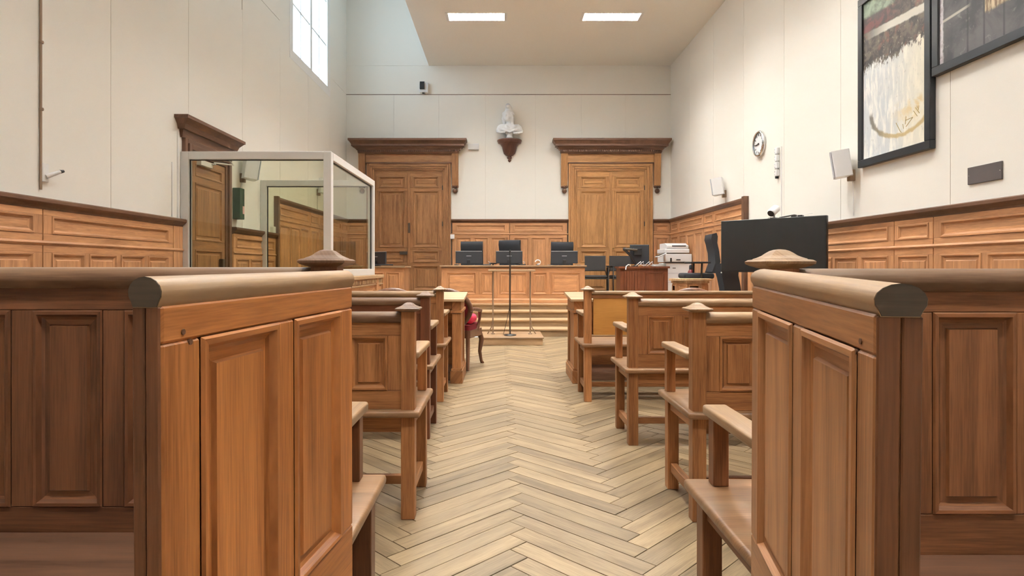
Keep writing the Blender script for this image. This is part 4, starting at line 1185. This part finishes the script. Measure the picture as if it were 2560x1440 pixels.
# ================================================================== back wall fittings
WY = YB-.014
cs = thing('bust_console', 'dark turned wooden bracket carrying the white bust', 'bracket', (.175, WY, 3.93))
MB().lathe([(.001,-.50),(.03,-.475),(.036,-.455),(.022,-.435),(.050,-.415),(.058,-.39),(.036,-.372),(.075,-.355),(.125,-.31),(.150,-.24),(.168,-.16),(.205,-.105),(.25,-.085),(.262,-.062),(.258,-.05),(.275,-.04),(.275,-.012),(.255,0),(.001,0)], 28, math.pi, 2*math.pi, sy=.9).build('bracket_body', M['mahogany'], cs)
bu = MB()
Hd = T(-.035, -.13, 0) @ RZ(-22) @ T(0,0,.44) @ Matrix.Diagonal((1.28,1.2,1.12,1)) @ T(0,0,-.46)
bu.lathe([(.075,0),(.085,.015),(.07,.03),(.062,.07),(.085,.12)], 20, M=T(0,-.12,0))
bu.ball((0,-.12,.215), .18,.11,.125); bu.ball((-.15,-.12,.225), .13,.09,.10); bu.ball((.15,-.12,.215), .13,.09,.10)
bu.ball((-.235,-.12,.185), .065,.06,.05); bu.ball((.235,-.12,.17), .065,.06,.05)
for k, (x0, z0, x1, z1) in enumerate(((-.24,.24,.02,.13),(-.18,.29,.06,.17),(.24,.25,-.02,.12),(.20,.30,.02,.20),(-.28,.15,-.10,.12),(.28,.14,.08,.10),(-.10,.30,-.02,.22))):
    bu.tube([(x0,-.14,z0),((x0+x1)/2,-.225,(z0+z1)/2-.02),(x1,-.215,z1)], [.022,.028,.022], 8)
bu.tube([(0,-.11,.26),(-.012,-.12,.36),(-.025,-.125,.45)], [.075,.058,.056], 12)
bu.ball((0,0,.50), .076,.092,.105, M=Hd)                       # skull and face
bu.ball((0,-.062,.46), .052,.042,.060, M=Hd); bu.ball((0,-.085,.425), .026,.022,.022, M=Hd)
bu.tube([(0,-.090,.525),(0,-.108,.495),(0,-.100,.484)], [.010,.014,.016], 8, M=Hd)
bu.ball((0,-.096,.458), .020,.010,.007, M=Hd); bu.tube([(-.045,-.075,.535),(0,-.094,.532),(.045,-.075,.535)], .010, 8, M=Hd)
for s in (-1, 1):
    bu.ball((s*.030,-.080,.512), .013,.010,.008, M=Hd)
    bu.ball((s*.072,-.005,.50), .016,.03,.05, M=Hd)
    bu.tube([(s*.068,-.03,.55),(s*.085,.0,.47),(s*.075,.02,.38),(s*.095,.0,.31)], [.028,.034,.028,.018], 8, M=Hd)
bu.ball((0,.030,.56), .095,.105,.085, M=Hd)                    # soft cap falling forward
bu.tube([(0,.05,.60),(.01,.01,.68),(.015,-.04,.705),(.02,-.075,.685)], [.075,.058,.046,.030], 10, M=Hd)
bu.tube([(-.082,-.03,.565),(0,-.082,.585),(.082,-.03,.565),(.09,.05,.54)], .020, 8, M=Hd)
bust = bu.build('bust', M['plaster'])
tag(bust, 'white plaster bust of a woman in a soft cap and draped robe', 'bust')
bust.location = (.175, WY, 3.932)
rm = bust.modifiers.new('join', 'REMESH'); rm.mode = 'VOXEL'; rm.voxel_size = .0085; rm.use_smooth_shade = True
sm = bust.modifiers.new('soften', 'SMOOTH'); sm.iterations = 3; sm.factor = .5
pj = thing('wall_detector', 'white wall detector with a black lens high on the back wall', 'detector', (px(1060,13.8), WY, 5.08))
MB().box(-.085, .10, -.10, 0, -.115, .10).build('housing', M['white_plastic'], pj, (.012,2))
MB().extrude_x([(-.10,-.06),(-.15,-.05),(-.15,.06),(-.12,.12),(-.08,.12)], -.075, .025, g=2).build('lens_hood', M['black'], pj, (.015,2))
MB().box(-.03, .01, -.07, -.03, -.135, -.115).build('pin', M['black'], pj)
wx = thing('wall_box', 'small white wall box beside the cornice of the locked door', 'box', (px(1184,13.8), WY, 3.775))
MB().box(-.12, .12, -.05, 0, -.065, .065).build('case', M['white_plastic'], wx, (.006,2))
MB().tube([(-.11,-.02,.05),(-.22,-.02,.085),(-.30,-.1,.13)], .006, 6).build('cable', M['white_plastic'], wx)
sd = tag(MB().box(-.045, .045, -.03, 0, -.05, .05).box(-.03, .03, -.034, -.03, -.045, -.01).build('call_button', M['white_plastic'], None, .006, False, (px(1131,13.75), YB-.045, 1.1+76/112.3)), 'small white call button at the edge of the locked door', 'button')
